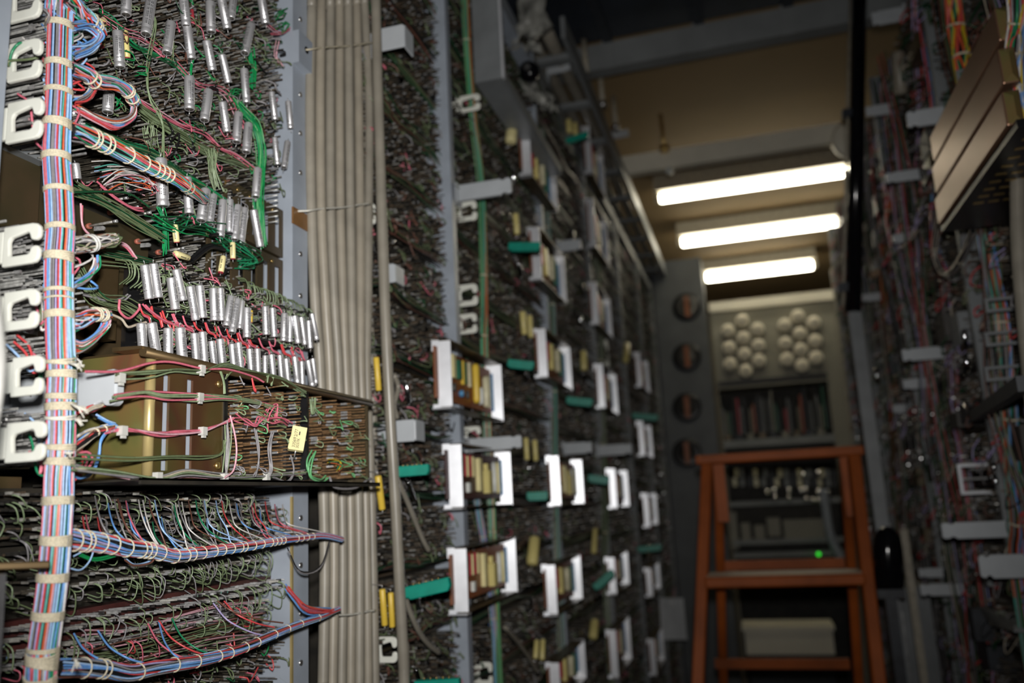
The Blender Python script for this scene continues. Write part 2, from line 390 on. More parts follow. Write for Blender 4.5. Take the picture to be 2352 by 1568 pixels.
# small blue-grey lug and brown tape on the upright
lg = PX(690, 115, -0.43)
mb = MB(); mb.box((-0.432, yU-0.001, lg[2]-0.022), (-0.424, yU1+0.004, lg[2]+0.016), 'paint_blue_grey')
mb.cyl((-0.4245, (yU+yU1)/2, lg[2]), (-0.4235, (yU+yU1)/2, lg[2]), 0.004, 12, 'black'); mb.build('lug_plate', rackA)
tp = PX(692, 503, -0.43)
MB().box((-0.4325, yU-0.001, tp[2]-0.009), (-0.4305, yU1+0.001, tp[2]+0.009), 'brown_tape').build('tape_band', rackA)

# ---- upper terminal panel
up_panel = thing('terminal_array', 'upper panel dense with grey wire-wrap pins and scattered silver capacitors', 'terminal panel', (XB, 0.57, 1.67))
MB().box((XB-0.004, 0.445, 1.672), (XB, yU, 2.12), 'dark_plate').build('mounting_plate', up_panel)
mb = MB()
_, tipsU = pinfield(mb, XB, 0.442, 0.715, 1.768, 2.06, 0.0052, 0.0025, 0.036, 0.00046, DARKMIX, pitch=0.046, gap=0.13)
_, t2 = pinfield(mb, XB, 0.475, 0.66, 1.690, 1.768, 0.0056, 0.0027, 0.034, 0.00046, DARKMIX, drop=0.2, pitch=0.046, gap=0.15)
_, t3 = pinfield(mb, XB, 0.57, 0.655, 1.665, 1.690, 0.0056, 0.0026, 0.034, 0.0005, BRIGHTMIX, drop=0.2)
tag(mb.build('terminal_pins', up_panel), kind='stuff')
tipsU = np.concatenate([tipsU, t2]); 
mb = MB()
loops(mb, tipsU, 560, TANGLE, 0.0005, 0.010, 0.010)
loops(mb, tipsU, 150, ['black', 'grey', 'black'], 0.0009, 0.014, 0.004)
X1 = -0.436
run(mb, pl([(175, 285), (240, 312), (300, 335), (358, 360), (420, 402), (468, 432), (540, 480)], X1), 26, 0.0022, ['dkgreen', 'dkgreen', 'brgreen', 'green', 'olive'], 0.00052)
run(mb, pl([(300, 225), (340, 255), (400, 300), (480, 345), (560, 375), (596, 395)], X1-0.006), 24, 0.0028, ['olive', 'olive', 'sage', 'dkgreen'], 0.00052)
run(mb, pl([(170, 432), (230, 460), (300, 500), (370, 545)], X1), 22, 0.0025, ['olive', 'sage', 'olive', 'dkgreen'], 0.00052)
run(mb, pl([(575, 110), (580, 160), (578, 200)], X1-0.004), 12, 0.0014, ['brgreen', 'green'], 0.00052)
run(mb, pl([(545, 235), (566, 262), (590, 292), (603, 345), (602, 400), (596, 450), (600, 500), (605, 560)], X1+0.004), 22, 0.0022, ['brgreen', 'brgreen', 'ltgreen', 'green'], 0.00052)
run(mb, pl([(228, 20), (262, 45), (300, 95), (340, 118), (400, 148), (440, 190)], X1-0.003), 7, 0.0012, ['green', 'brgreen', 'dkgreen'], 0.00052)
run(mb, pl([(235, 45), (280, 75), (330, 92), (395, 142), (450, 195), (520, 215), (560, 300)], X1-0.004), 5, 0.0012, ['pink', 'rose'], 0.00052)
run(mb, pl([(310, 228), (360, 262), (420, 295), (470, 310), (510, 345), (540, 360), (590, 395)], X1), 4, 0.0012, ['pink', 'rose'], 0.0006)
run(mb, pl([(350, 30), (357, 60), (345, 130), (338, 180), (345, 230), (372, 280), (375, 360)], X1+0.002), 4, 0.001, ['sage', 'olive'], 0.0006)
run(mb, pl([(385, 60), (395, 95), (392, 140)], X1), 3, 0.001, ['sage', 'olive'], 0.00052)
run(mb, pl([(445, 130), (438, 150), (437, 178)], X1+0.004), 2, 0.0006, ['brgreen'], 0.0009)
run(mb, pl([(370, 475), (378, 500), (382, 530), (380, 575)], X1), 12, 0.0018, ['brgreen', 'green'], 0.00052)
run(mb, pl([(350, 505), (400, 525), (440, 510), (500, 540)], X1), 14, 0.003, ['brgreen', 'green', 'dkgreen'], 0.0007, wob=1.2)
run(mb, pl([(500, 545), (540, 565), (580, 590), (560, 600)], X1), 16, 0.003, ['green', 'dkgreen'], 0.0007, wob=1.0)
run(mb, pl([(485, 350), (490, 390), (498, 430)], X1), 18, 0.003, ['sage', 'sage', 'olive'], 0.00052)
run(mb, pl([(345, 290), (348, 320), (352, 345)], X1-0.008), 12, 0.003, ['sage', 'olive'], 0.00052)
run(mb, pl([(395, 330), (415, 310), (408, 345), (385, 370)], X1), 1, 0.001, ['black'], 0.0009)
run(mb, pl([(480, 540), (530, 537), (545, 555)], X1+0.004), 2, 0.001, ['black'], 0.0018)
run(mb, pl([(440, 600), (480, 570), (515, 575)], X1+0.004), 2, 0.001, ['black'], 0.0018)
run(mb, pl([(425, 628), (490, 640), (520, 625)], X1+0.004), 2, 0.001, ['black'], 0.0018)
run(mb, pl([(168, 442), (240, 440), (300, 445), (345, 475)], X1+0.006), 1, 0.0005, ['dkgreen'], 0.0009)
run(mb, pl([(185, 470), (188, 520), (210, 545)], X1), 2, 0.0008, ['pink', 'rose'], 0.0009)
run(mb, pl([(225, 425), (260, 455), (300, 480), (325, 485)], X1), 2, 0.001, ['pink'], 0.0009)
run(mb, pl([(250, 555), (285, 562), (310, 590)], X1), 3, 0.001, ['pink', 'rose'], 0.0009)
run(mb, pl([(622, 75), (650, 72), (690, 48)], X1), 2, 0.001, ['pink'], 0.0006)
run(mb, pl([(605, 55), (640, 78), (672, 70), (680, 45)], X1), 2, 0.0012, ['pink', 'rose'], 0.0006)
run(mb, pl([(640, 95), (636, 130), (650, 150)], X1), 5, 0.0012, ['rose', 'rose'], 0.00052)
for cx, cy in [(645, 35), (655, 62), (540, 215), (560, 240)]:
    run(mb, pl([(cx-10, cy+6), (cx, cy-4), (cx+12, cy-8)], X1), 5, 0.0016, ['brgreen'], 0.0006, wob=1)
# loose orange / white tail below the long branch
run(mb, pl([(225, 395), (265, 390), (310, 400), (330, 415)], X1), 10, 0.003, ['red', 'orange', 'white', 'ltblue', 'teal'], 0.00052)
run(mb, pl([(235, 425), (270, 405), (320, 410), (345, 430)], X1), 8, 0.003, ['rose', 'orange', 'white', 'brown'], 0.00052)
run(mb, pl([(310, 435), (335, 425), (355, 415)], X1), 6, 0.002, ['red', 'orange', 'black', 'rose'], 0.0006)
tag(mb.build('wire_tangle', up_panel), kind='stuff')

# ---- capacitors : one mesh per part, shared
def cap_meshes(aspect):
    """unit can: radius 1, axis z from 0 to aspect"""
    L = aspect
    b = MB(); b.lathe([(0.0, 0.0), (0.55, 0.0), (0.86, 0.05), (0.97, 0.16), (1.0, 0.3), (1.0, L*0.84), (0.955, L*0.855), (0.955, L*0.87), (1.0, L*0.885), (1.0, L-0.12), (0.93, L-0.02), (0.8, L), (0.76, L-0.06), (0.0, L-0.06)], 18, 'can_alu', caps=False)
    d = MB(); d.lathe([(0.0, L-0.05), (0.74, L-0.05), (0.5, L+0.04), (0.16, L+0.05), (0.16, L+0.12), (0.0, L+0.12)], 12, 'can_dark', caps=False)
    ld = MB(); ld.tube([(0, 0, 0.02), (0, 0, -0.5), (0.25, 0, -0.9)], 0.09, 5, 'pin_tin'); ld2 = MB(); ld2.tube([(0, 0, L), (0.0, 0, L+0.7), (-0.4, 0, L+1.2)], 0.09, 5, 'pin_tin')
    p = MB()
    for row in range(2):
        z = L*0.18
        while z < L*0.78:
            hgt = rng.uniform(0.10, 0.34)
            if rng.random() < 0.85:
                a0 = math.radians(-30 + row*34); an = [a0, a0+math.radians(24)]
                V = [];
                for a in an:
                    for zz in (z, z+hgt*0.6): V.append((1.012*math.cos(a), 1.012*math.sin(a), zz))
                p.add(V, [[0, 2, 3, 1]], 'ink')
            z += hgt
    return tuple(k.build(nm, origin=(0, 0, 0)).data for k, nm in ((b, 'capacitor'), (d, 'end_seal'), (ld, 'lead'), (p, 'printed_mark'), (ld2, 'lead')))
_before = set(COL.objects)
CAPM = {}
for asp in (5.0, 6.0, 7.0, 8.4): CAPM[asp] = cap_meshes(asp)
for o in [o for o in COL.objects if o not in _before]: bpy.data.objects.remove(o)
def capacitor(parent, a, b, wpx, X, flip=False):
    """a,b: pixel ends, top and bottom; wpx: width in pixels"""
    P0 = PX(a[0], a[1], X); P1 = PX(b[0], b[1], X)
    depth = (P0-CAM)@FW; r = wpx*0.5*depth/FPX; ax = P0-P1; L = np.linalg.norm(ax)
    asp = min(CAPM, key=lambda k: abs(k-L/r)); s = L/asp
    o, z = (P1, ax/L)
    if flip: o, z = P0, -z
    towards = CAM-(P0+P1)/2; x, y, z = frame_from(z, towards)
    an = rng.uniform(-0.9, 0.9); x2 = x*math.cos(an)+y*math.sin(an); y2 = np.cross(z, x2)
    m = CAPM[asp]; M = mat4(o, x2*r, y2*r, z*s)
    c = inst(m[0], 'capacitor', parent, M)
    for me, nm in ((m[1], 'end_seal'), (m[2], 'lead'), (m[3], 'printed_mark'), (m[4], 'lead')): 
        q = bpy.data.objects.new(nm, me); COL.objects.link(q); q.parent = c
    return c
Z1 = 3.0153
UPC = [(880,-90,872,105,70),(1050,-20,1010,240,72),(1265,-70,1290,180,64),(1295,180,1325,410,62),(1455,10,1462,225,64),(1530,-20,1575,200,62),(1625,-80,1600,130,52),(1800,-60,1840,165,58),
 (1185,155,1155,370,66),(815,215,830,470,72),(1430,280,1472,490,60),(1740,170,1695,370,58),(1535,375,1582,575,54),(1690,475,1708,715,54),(1312,530,1312,760,70),(1445,625,1415,835,64),
 (1540,705,1572,915,56),(1652,780,1638,985,60),(1722,855,1705,1055,60),(1880,635,1905,830,44),(1996,700,2012,890,42),(1902,950,1922,1140,40),(1992,980,1966,1160,42),(1785,1165,1770,1365,56),
 (755,640,745,780,74),(500,760,580,930,62),(1112,1095,1128,1430,84),(1295,1225,1310,1480,62),(1425,1310,1392,1530,68),(1478,1345,1448,1555,54),(1545,1385,1525,1640,58),(1592,1380,1588,1640,50),
 (1650,1420,1625,1660,52),(1695,1440,1668,1690,52),(1755,1450,1803,1709,56),(520,1130,535,1240,56),(600,95,640,190,60)]
for q in UPC:
    capacitor(up_panel, (q[0]/Z1, q[1]/Z1), (q[2]/Z1, q[3]/Z1), q[4]/Z1, -0.4305+rng.uniform(-0.003, 0.003), flip=True)
# yellow film parts on the upper panel
def film(parent, a, b, wpx, X, m='yellow_pale', name='film_capacitor', endm='part_red'):
    P0 = PX(a[0], a[1], X); P1 = PX(b[0], b[1], X); r = wpx*0.5*((P0-CAM)@FW)/FPX; ax = P0-P1; L = np.linalg.norm(ax)
    x, y, z = frame_from(ax, CAM-P0); mb = MB()
    mb.lathe([(0, 0), (r*0.85, 0), (r, r*0.2), (r, L-r*0.2), (r*0.85, L), (0, L)], 12, m, mat4(P1, x, y*0.9, z), caps=False)
    o = mb.build(name, parent)
    mb = MB(); mb.cyl(P1-z*0.0005, P1+z*0.0006, r*0.8, 10, endm); mb.cyl(P1, P1-z*r*1.2, r*0.1, 5, 'pin_tin'); mb.cyl(P0, P0+z*r*1.2, r*0.1, 5, 'pin_tin'); mb.build('end_seal', o)
    mb = MB()
    for k in np.arange(0.2, 0.8, 0.085):
        if rng.random() < 0.75:
            c = P1+z*L*k+x*r*1.002-y*r*0.25; mb.obox(c, (0.00012, r*0.16, L*0.024), np.array([x, y, z]), 'ink')
    if mb.v: mb.build('printed_mark', o)
    return o
film(up_panel, (286, 71), (292, 133), 17, -0.440, 'yellow_film')
film(up_panel, (236, 45), (229, 105), 24, -0.445, 'yellow_film')
film(up_panel, (401, 516), (406, 556), 16, -0.432); film(up_panel, (402, 582), (432, 592), 17, -0.432); film(up_panel, (534.5, 557), (535, 594), 14, -0.43); film(up_panel, (513, 589), (507, 625), 15, -0.43)
film(up_panel, (441, 22), (443, 52), 9, -0.44, 'part_red')

# ---- bronze cover plates and slotted brackets between the panels
def slotted(name, label, Y0, Y1, Z0, Z1, nslot, X=-0.445):
    t = thing(name, label, 'bracket', (X, (Y0+Y1)/2, Z0))
    mb = MB(); h = Z1-Z0; wS = (Y1-Y0)/nslot
    mb.box((X, Y0, Z0), (X+0.002, Y1, Z0+h*0.14), 'bronze_dark'); mb.box((X, Y0, Z1-h*0.14), (X+0.002, Y1, Z1), 'bronze_dark')
    for i in range(nslot+1):
        y = Y0+i*wS; mb.box((X, max(Y0, y-wS*0.26), Z0+h*0.14), (X+0.002, min(Y1, y+wS*0.26), Z1-h*0.14), 'bronze_dark')
    mb.box((X-0.03, Y0, Z0-0.002), (X+0.002, Y1, Z0), 'bronze_dark'); mb.box((X-0.03, Y0, Z1), (X+0.002, Y1, Z1+0.002), 'bronze_dark')
    mb.build('slotted_plate', t)
    for i in range(nslot):
        y = Y0+(i+0.5)*wS; MB().box((X-0.004, y-wS*0.2, Z0+h*0.16), (X-0.003, y+wS*0.2, Z1-h*0.16), 'paint_blue_grey').build('slot_backing', t)
        MB().cyl((X+0.002, y-wS*0.5, Z1-h*0.08), (X+0.003, y-wS*0.5, Z1-h*0.08), 0.002, 10, 'brass').build('screw', t)
    return t
sb_ = slotted('slotted_bracket', 'upper bronze slotted bracket plate beside the drilled upright', 0.628, yU, 1.710, 1.757, 5)
slotted('slotted_bracket', 'lower bronze slotted bracket plate just above the capacitor rows', 0.605, yU, 1.655, 1.703, 6)
for k in range(8):
    P = PX(610, 428+12*k, -0.444); MB().cyl(P, P+np.array([0.014, 0, 0]), 0.0008, 6, 'pin_silver').build('stud', sb_)
cov = thing('cover_plate', 'dark bronze plate with long studs and washers right of the thick laced harness', 'plate', (XB, 0.48, 1.57))
MB().box((XB, 0.40, 1.575), (XB+0.003, 0.565, 1.687), 'bronze_dark').build('plate', cov)
MB().box((XB+0.003, 0.50, 1.585), (XB+0.02, 0.513, 1.66), 'bronze').build('side_rib', cov)
MB().box((XB+0.003, 0.475, 1.60), (XB+0.006, 0.488, 1.64), 'black').build('slot', cov)
for a, b in [(225, 467), (250, 488), (280, 500), (305, 515), (335, 530), (350, 545), (200, 520), (312, 555), (360, 580), (325, 480), (365, 505)]:
    P = PX(a, b, XB+0.004); mb = MB(); mb.cyl(P, P+np.array([0.026, 0, 0.0005]), 0.0011, 8, 'pin_steel'); mb.cyl(P+np.array([0.024, 0, 0.0005]), P+np.array([0.0275, 0, 0.0005]), 0.0013, 8, 'pin_tin'); s_ = mb.build('stud', cov)
    MB().cyl(P, P+np.array([0.003, 0, 0]), 0.0023, 12, 'salmon').build('washer', s_)
for a, b in [(215, 530), (322, 568)]:
    P = PX(a, b, XB+0.02); MB().prism([(0, 0), (0.007, 0), (0.0082, 0.001), (0.0082, 0.0024), (0.007, 0.0034), (0, 0.0034)], P, (1, 0.2, 0), (0, 0, 1), (0, 0.001, 0), 'pin_tin').build('solder_lug', cov)

# ---- panel with the two long capacitor rows
cp = thing('capacitor_bank', 'panel with two long rows of hanging silver capacitors above the bronze module', 'capacitor panel', (-0.44, 0.66, 1.565))
MB().box((-0.452, 0.515, 1.575), (-0.448, yU-0.001, 1.653), 'black').build('mounting_plate', cp)
mb = MB(); _, tipsC = pinfield(mb, -0.448, 0.52, yU-0.003, 1.575, 1.652, 0.0054, 0.0026, 0.026, 0.00048, BRIGHTMIX, drop=0.1, pitch=0.028, gap=0.22)
tag(mb.build('terminal_pins', cp), kind='stuff')
Z2 = 3.0947
RA = [(1028,395,1062,640,66),(1090,385,1126,630,62),(1215,485,1247,715,66),(1250,425,1302,650,60),(1350,545,1392,790,60),(1418,540,1442,775,60),(1518,560,1526,795,64),(1565,560,1576,795,52),(1645,620,1608,835,54),(1692,640,1648,880,52),
 (1722,650,1703,850,40),(1755,700,1755,915,56),(1884,690,1892,895,50),(1936,700,1950,910,46),(2022,740,2016,940,50),(2060,760,2060,945,36),(2093,755,2120,955,46),(2140,765,2168,965,40),(2192,790,2206,990,42),(2216,740,2252,930,40),
 (1003,810,1016,1010,66),(1076,805,1112,1030,72),(1195,845,1196,1080,66),(1278,840,1296,1070,74),(1380,880,1396,1100,56),(1438,870,1456,1110,56),(1503,935,1527,1130,50),(1563,920,1587,1140,56),(1648,955,1667,1150,52),(1693,945,1717,1160,46),
 (1773,990,1791,1190,50),(1828,990,1836,1190,46),(1884,1040,1886,1210,40),(1928,1030,1946,1220,46),(1988,1035,2006,1230,42),(2033,1060,2051,1240,46),(2093,1045,2116,1240,46),(2144,1080,2151,1260,38),(2188,1070,2222,1260,46),(2222,1060,2247,1240,34)]
for q in RA:
    capacitor(cp, (q[0]/Z2, 480+q[1]/Z2), (q[2]/Z2, 480+q[3]/Z2), q[4]/Z2, (-0.412 if q[1] < 800 and q[0] < 2080 and q[3] < 1000 else -0.408), flip=True)
film(cp, (577, 713), (576, 740), 9, -0.425, 'yellow_strong')
mb = MB()
loops(mb, tipsC, 200, ['sage', 'olive', 'olive', 'pink', 'black', 'sage'], 0.0006, 0.009, 0.008)
for (x0, y0, x1, y1, nn, cols) in [(265, 640, 540, 740, 46, ['sage', 'sage', 'olive']), (540, 680, 720, 760, 26, ['sage', 'olive'])]:
    for i in range(nn):
        t = i/nn; a = PX(x0+(x1-x0)*t, y0+(y1-y0)*t-28, -0.436); run(mb, [a+(0, 0, 0.006), a+(0.008, 0.002, 0.004), a+(0.009, 0.004, -0.006), a+(0, 0.006, -0.011)], 1, 0.0008, cols, 0.00055)
run(mb, pl([(168, 605), (215, 680), (280, 700), (340, 735), (420, 765)], -0.432), 16, 0.0028, ['olive', 'sage', 'dkgreen', 'olive'], 0.00055)
run(mb, pl([(230, 585), (300, 598), (370, 612)], -0.44), 12, 0.0022, ['olive', 'sage', 'dkgreen'], 0.00055)
run(mb, pl([(190, 675), (250, 690), (285, 690), (300, 680)], -0.43), 2, 0.001, ['rose', 'grey'], 0.0008)
for i in range(16):        # red jumpers dropping between the rows
    t = i/15; a = (330+370*t, 712+105*t); run(mb, pl([(a[0]-8, a[1]-12), (a[0], a[1]+8), (a[0]+14, a[1]+16), (a[0]+18, a[1]+34)], -0.421), 2, 0.0006, ['pink', 'red'], 0.0009)
run(mb, pl([(330, 702), (345, 715), (380, 738), (440, 760)], -0.42), 2, 0.0008, ['pink'], 0.001)
run(mb, pl([(272, 690), (272, 715), (295, 730), (318, 712), (318, 700)], -0.42), 1, 0.0005, ['pink'], 0.0011)
run(mb, pl([(250, 722), (275, 735), (290, 752), (312, 748), (333, 742)], -0.42), 1, 0.0005, ['beige'], 0.0011)
for (y0, y1) in ((705, 800), (738, 860)):
    run(mb, pl([(330, y0), (450, y0+32), (600, y0+75), (720, y1)], -0.427), 3, 0.0012, ['black'], 0.0018)
tag(mb.build('wire_tangle', cp), kind='stuff')

# ================================================================== bronze relay module
XM = -0.388; m0 = PX(348, 808, XM); m1 = PX(846, 922, XM); mY0, mY1 = m0[1], m1[1]; mZ1 = m0[2]; mZ0 = PX(340, 1100, XM)[2]; mXb = -0.462
mod = thing('relay_module', 'bronze open relay module with iridescent side, slots and rows of brown pins', 'relay module', (XM-0.03, (mY0+mY1)/2, mZ0))
MB().box((mXb, mY0, mZ0), (XM, mY0+0.002, mZ1), 'chromate_iris').build('side_plate', mod)
MB().box((mXb+0.003, mY1-0.002, mZ0), (XM, mY1, mZ1), 'bronze_dark').build('far_side_plate', mod)
# rounded bend between side and face, its highlight put into a lighter gold
mb = MB(); mb.tube([(XM-0.0022, mY0+0.0024, mZ0), (XM-0.0022, mY0+0.0024, mZ1)], 0.0036, 14, 'gold_edge'); mb.build('bent_edge', mod)
ys = [PX(p, 960, XM)[1] for p in (352, 373, 388, 428, 442, 512)]
mb = MB()
for a, b in ((ys[0], ys[1]), (ys[2], ys[3]), (ys[4], ys[5])): mb.box((XM-0.002, a, mZ0), (XM, b, mZ1), 'bronze_iris')
for a, b in ((ys[1], ys[2]), (ys[3], ys[4])):
    mb.box((XM-0.002, a, mZ0), (XM, b, mZ0+0.006), 'bronze_iris'); mb.box((XM-0.002, a, mZ1-0.014), (XM, b, mZ1), 'bronze_iris')
mb.build('face_plate', mod)
for a, b in ((ys[1], ys[2]), (ys[3], ys[4])): MB().box((XM-0.0035, a-0.001, mZ0+0.004), (XM-0.0025, b+0.001, mZ1-0.012), 'paint_blue_grey').build('slot_backing', mod)
mb = MB(); mb.box((mXb, mY0-0.001, mZ1), (XM+0.003, mY1, mZ1+0.0015), 'bronze'); mb.tube([(XM+0.003, mY0-0.012, mZ1-0.002), (XM+0.003, mY1, mZ1-0.002)], 0.0032, 10, 'bronze')
mb.prism([(0, 0), (0.024, 0), (0.024, 0.002), (0, 0.003)], (XM-0.021, mY0-0.013, mZ1), (1, 0, 0), (0, 0, 1), (0, 0.014, 0), 'bronze'); mb.build('top_flange', mod)
mb = MB(); mb.box((mXb, mY0-0.02, mZ0-0.0015), (XM+0.012, mY1, mZ0), 'dark_plate'); mb.box((XM+0.010, mY0-0.02, mZ0-0.004), (XM+0.012, mY1, mZ0), 'dark_plate'); mb.build('bottom_flange', mod)  # flange coloured dark to stand for the shadow under the module
yb = PX(515, 960, XM)[1]; ym = PX(706, 960, XM)[1]
mb = MB(); mb.box((XM-0.002, ys[5], mZ0+0.001), (XM+0.001, yb+0.003, mZ1-0.001), 'black'); mb.build('edge_strip', mod)
MB().box((XM-0.028, yb, mZ0+0.002), (XM-0.024, mY1-0.002, mZ1-0.002), 'black').build('terminal_board', mod)
MB().box((XM-0.02, ym-0.003, mZ0+0.002), (XM+0.001, ym+0.001, mZ1-0.002), 'black').build('divider', mod)
for y, z in ((ys[5]-0.006, mZ1-0.013), (ys[5]-0.006, mZ0+0.011)):
    MB().lathe([(0.0032, 0), (0.0032, 0.0008), (0.002, 0.002), (0, 0.002)], 12, 'brass', mat4((XM, y, z), (0, 1, 0), (0, 0, 1), (1, 0, 0))).build('screw', mod)
mb = MB(); tipsM = []
for (ya, yz) in ((yb+0.004, ym-0.005), (ym+0.003, mY1-0.004)):
    ncol = 4
    for c in range(ncol):
        y = ya+(yz-ya)*(c+0.3)/ncol
        zz = np.arange(mZ0+0.006, mZ1-0.006, 0.0029); n = len(zz)
        base = np.stack([np.full(n, XM-0.024), y+rng.normal(0, 0.0005, n), zz+rng.normal(0, 0.0002, n)], 1)
        d = np.stack([np.ones(n), rng.normal(0.05, 0.02, n), rng.normal(0, 0.02, n)], 1); d /= np.linalg.norm(d, axis=1)[:, None]
        L = np.full(n, 0.031); mb.pins(base, d, L, np.full(n, 0.00055), np.full(n, 0.0005), (0, 0, 1), np.full(n, mb.mi('pin_bronze')))
        t = rng.random(n) < 0.35; mb.pins((base+d*0.020)[t], d[t], np.full(t.sum(), 0.007), np.full(t.sum(), 0.0009), np.full(t.sum(), 0.0009), (0, 0, 1), np.full(t.sum(), mb.mi('pin_tin')))
        tipsM.append(base+d*0.026)
tipsM = np.concatenate(tipsM)
tag(mb.build('terminal_pins', mod), kind='stuff')
mb = MB(); XW = XM+0.005
loops(mb, tipsM, 70, ['sage', 'sage', 'olive', 'grey', 'ltgreen'], 0.0006, 0.006, 0.006, xo=0.008)
def seg(pts, n, cols, r=0.00075, sp=0.0011, X=XW): run(mb, pl(pts, X), n, sp, cols, r*0.88, wob=0.7)
seg([(195, 850), (270, 856), (345, 838), (400, 832), (462, 848), (520, 850), (580, 865), (600, 880)], 1, ['pink'], 0.0011)
seg([(265, 862), (345, 858), (400, 850), (465, 855), (510, 840), (560, 850), (640, 872), (700, 905)], 6, ['olive', 'sage'])
seg([(262, 914), (330, 905), (380, 912), (458, 912), (520, 915), (600, 925), (650, 945)], 6, ['olive', 'olive', 'sage', 'pink'], 0.0009)
seg([(250, 995), (285, 986), (350, 996), (400, 997), (465, 988), (520, 972), (535, 960)], 4, ['pink', 'rose', 'pink'], 0.0009)
seg([(180, 1050), (300, 1055), (400, 1053), (470, 1052), (510, 1040), (520, 1010)], 2, ['olive'], 0.0009)
seg([(175, 1075), (260, 1085), (360, 1100), (430, 1085), (515, 1095), (612, 1092), (700, 1085)], 11, ['olive', 'sage', 'grey', 'beige', 'rose'], 0.0008, 0.0012)
seg([(530, 955), (538, 1000), (543, 1040), (535, 1080), (516, 1096)], 1, ['rose'], 0.0010, 0.0004, XW+0.004)
seg([(535, 955), (560, 965), (580, 975), (600, 958), (620, 968), (640, 962), (660, 975)], 3, ['pink', 'pink', 'red'], 0.0009, 0.0022)
seg([(612, 990), (615, 960), (622, 940), (638, 934), (634, 960), (645, 970)], 3, ['pink'], 0.0008, 0.0012)
seg([(583, 985), (590, 1030), (592, 1070), (580, 1092)], 2, ['grey'], 0.0009, 0.0008, XW+0.003)
seg([(625, 995), (618, 1030), (622, 1075), (615, 1095)], 3, ['grey'], 0.0009, 0.0008, XW+0.003)
seg([(520, 970), (522, 1020), (518, 1070), (515, 1096)], 6, ['grey', 'sage'], 0.0007, 0.0012)
seg([(668, 1045), (675, 1080), (660, 1105), (625, 1095)], 2, ['grey'], 0.0009, 0.0008)
seg([(722, 1035), (710, 1060), (713, 1090), (740, 1105), (752, 1095)], 3, ['ltgreen', 'ltgreen'], 0.0010, 0.0008)
seg([(757, 1095), (770, 1118), (815, 1120), (850, 1100), (862, 1112)], 1, ['grey'], 0.0016, 0.0003)
seg([(755, 1060), (770, 1062), (782, 1070), (775, 1078)], 6, ['orange', 'green', 'yellow', 'red'], 0.0007, 0.0016)
seg([(716, 915), (716, 945), (720, 950), (724, 915)], 2, ['sage'], 0.0008, 0.0006)
seg([(505, 855), (514, 880), (515, 905)], 2, ['sage'], 0.0009, 0.0005)
seg([(580, 862), (586, 890), (590, 900)], 2, ['sage', 'red'], 0.0009, 0.0008)
seg([(520, 868), (530, 850), (548, 848)], 2, ['sage', 'olive'], 0.0009, 0.0006)
seg([(610, 880), (612, 865), (622, 862)], 2, ['sage'], 0.0008); seg([(625, 885), (630, 868), (642, 870)], 2, ['sage'], 0.0008)
tag(mb.build('wiring', mod), kind='stuff')
for px, py in [(276, 868), (462, 848), (458, 912), (281, 989), (466, 990), (362, 1095), (515, 1097), (612, 1094)]:
    P = PX(px, py, XW+0.001); mb = MB(); mb.obox(P, (0.0022, 0.0025, 0.003), np.eye(3), 'tie_grey'); mb.obox(P+(0, 0.001, -0.0036), (0.001, 0.0016, 0.0012), np.eye(3), 'tie_grey'); mb.build('cable_tie', mod)
# yellow block with print, hung on the pins
yc = PX(684, 1008, XM+0.016); Ld = 0.023; 
ez = PX(689, 978, XM+0.016)-PX(678, 1038, XM+0.016); ez /= np.linalg.norm(ez); en = np.array([0.55, -0.83, 0.02]); en -= ez*(en@ez); en /= np.linalg.norm(en); ey = np.cross(ez, en)
hw = 16.5*((yc-CAM)@FW)/FPX; hh = 29*((yc-CAM)@FW)/FPX
mb = MB(); A = np.array([en, ey, ez])
pol = [(-hw, -hh), (hw, -hh*0.98), (hw, hh*0.98), (-hw, hh), (-hw, hh*0.1), (-hw*1.12, -hh*0.12), (-hw*1.12, -hh*0.9)]
mb.prism([(a, b) for a, b in pol], yc-en*0.0022, ey, ez, en*0.0044, 'yellow_pale')
yb_o = mb.build('film_block', mod); yb_o['label'] = 'pale yellow block capacitor'
def text(body, size, O, xdir, ydir, m, name, parent, thick=0.00004):
    c = bpy.data.curves.new(name, 'FONT'); c.body = body; c.size = size; c.extrude = thick; c.align_x = 'CENTER'; c.align_y = 'CENTER'
    c.materials.append(MATS[m]); o_ = bpy.data.objects.new(name, c); COL.objects.link(o_); me = bpy.data.meshes.new_from_object(o_); bpy.data.objects.remove(o_)
    o = bpy.data.objects.new(name, me); COL.objects.link(o)
    x = np.asarray(xdir, float); x /= np.linalg.norm(x); y = np.asarray(ydir, float); y = y-x*(x@y); y /= np.linalg.norm(y); z = np.cross(x, y)
    M = mat4(np.asarray(O, float), x, y, z); root = parent
    while root.parent: root = root.parent
    o.parent = parent; o.matrix_local = Matrix.Translation(-Vector(root['_o']))@M
    return o
fo = yc+en*0.00225
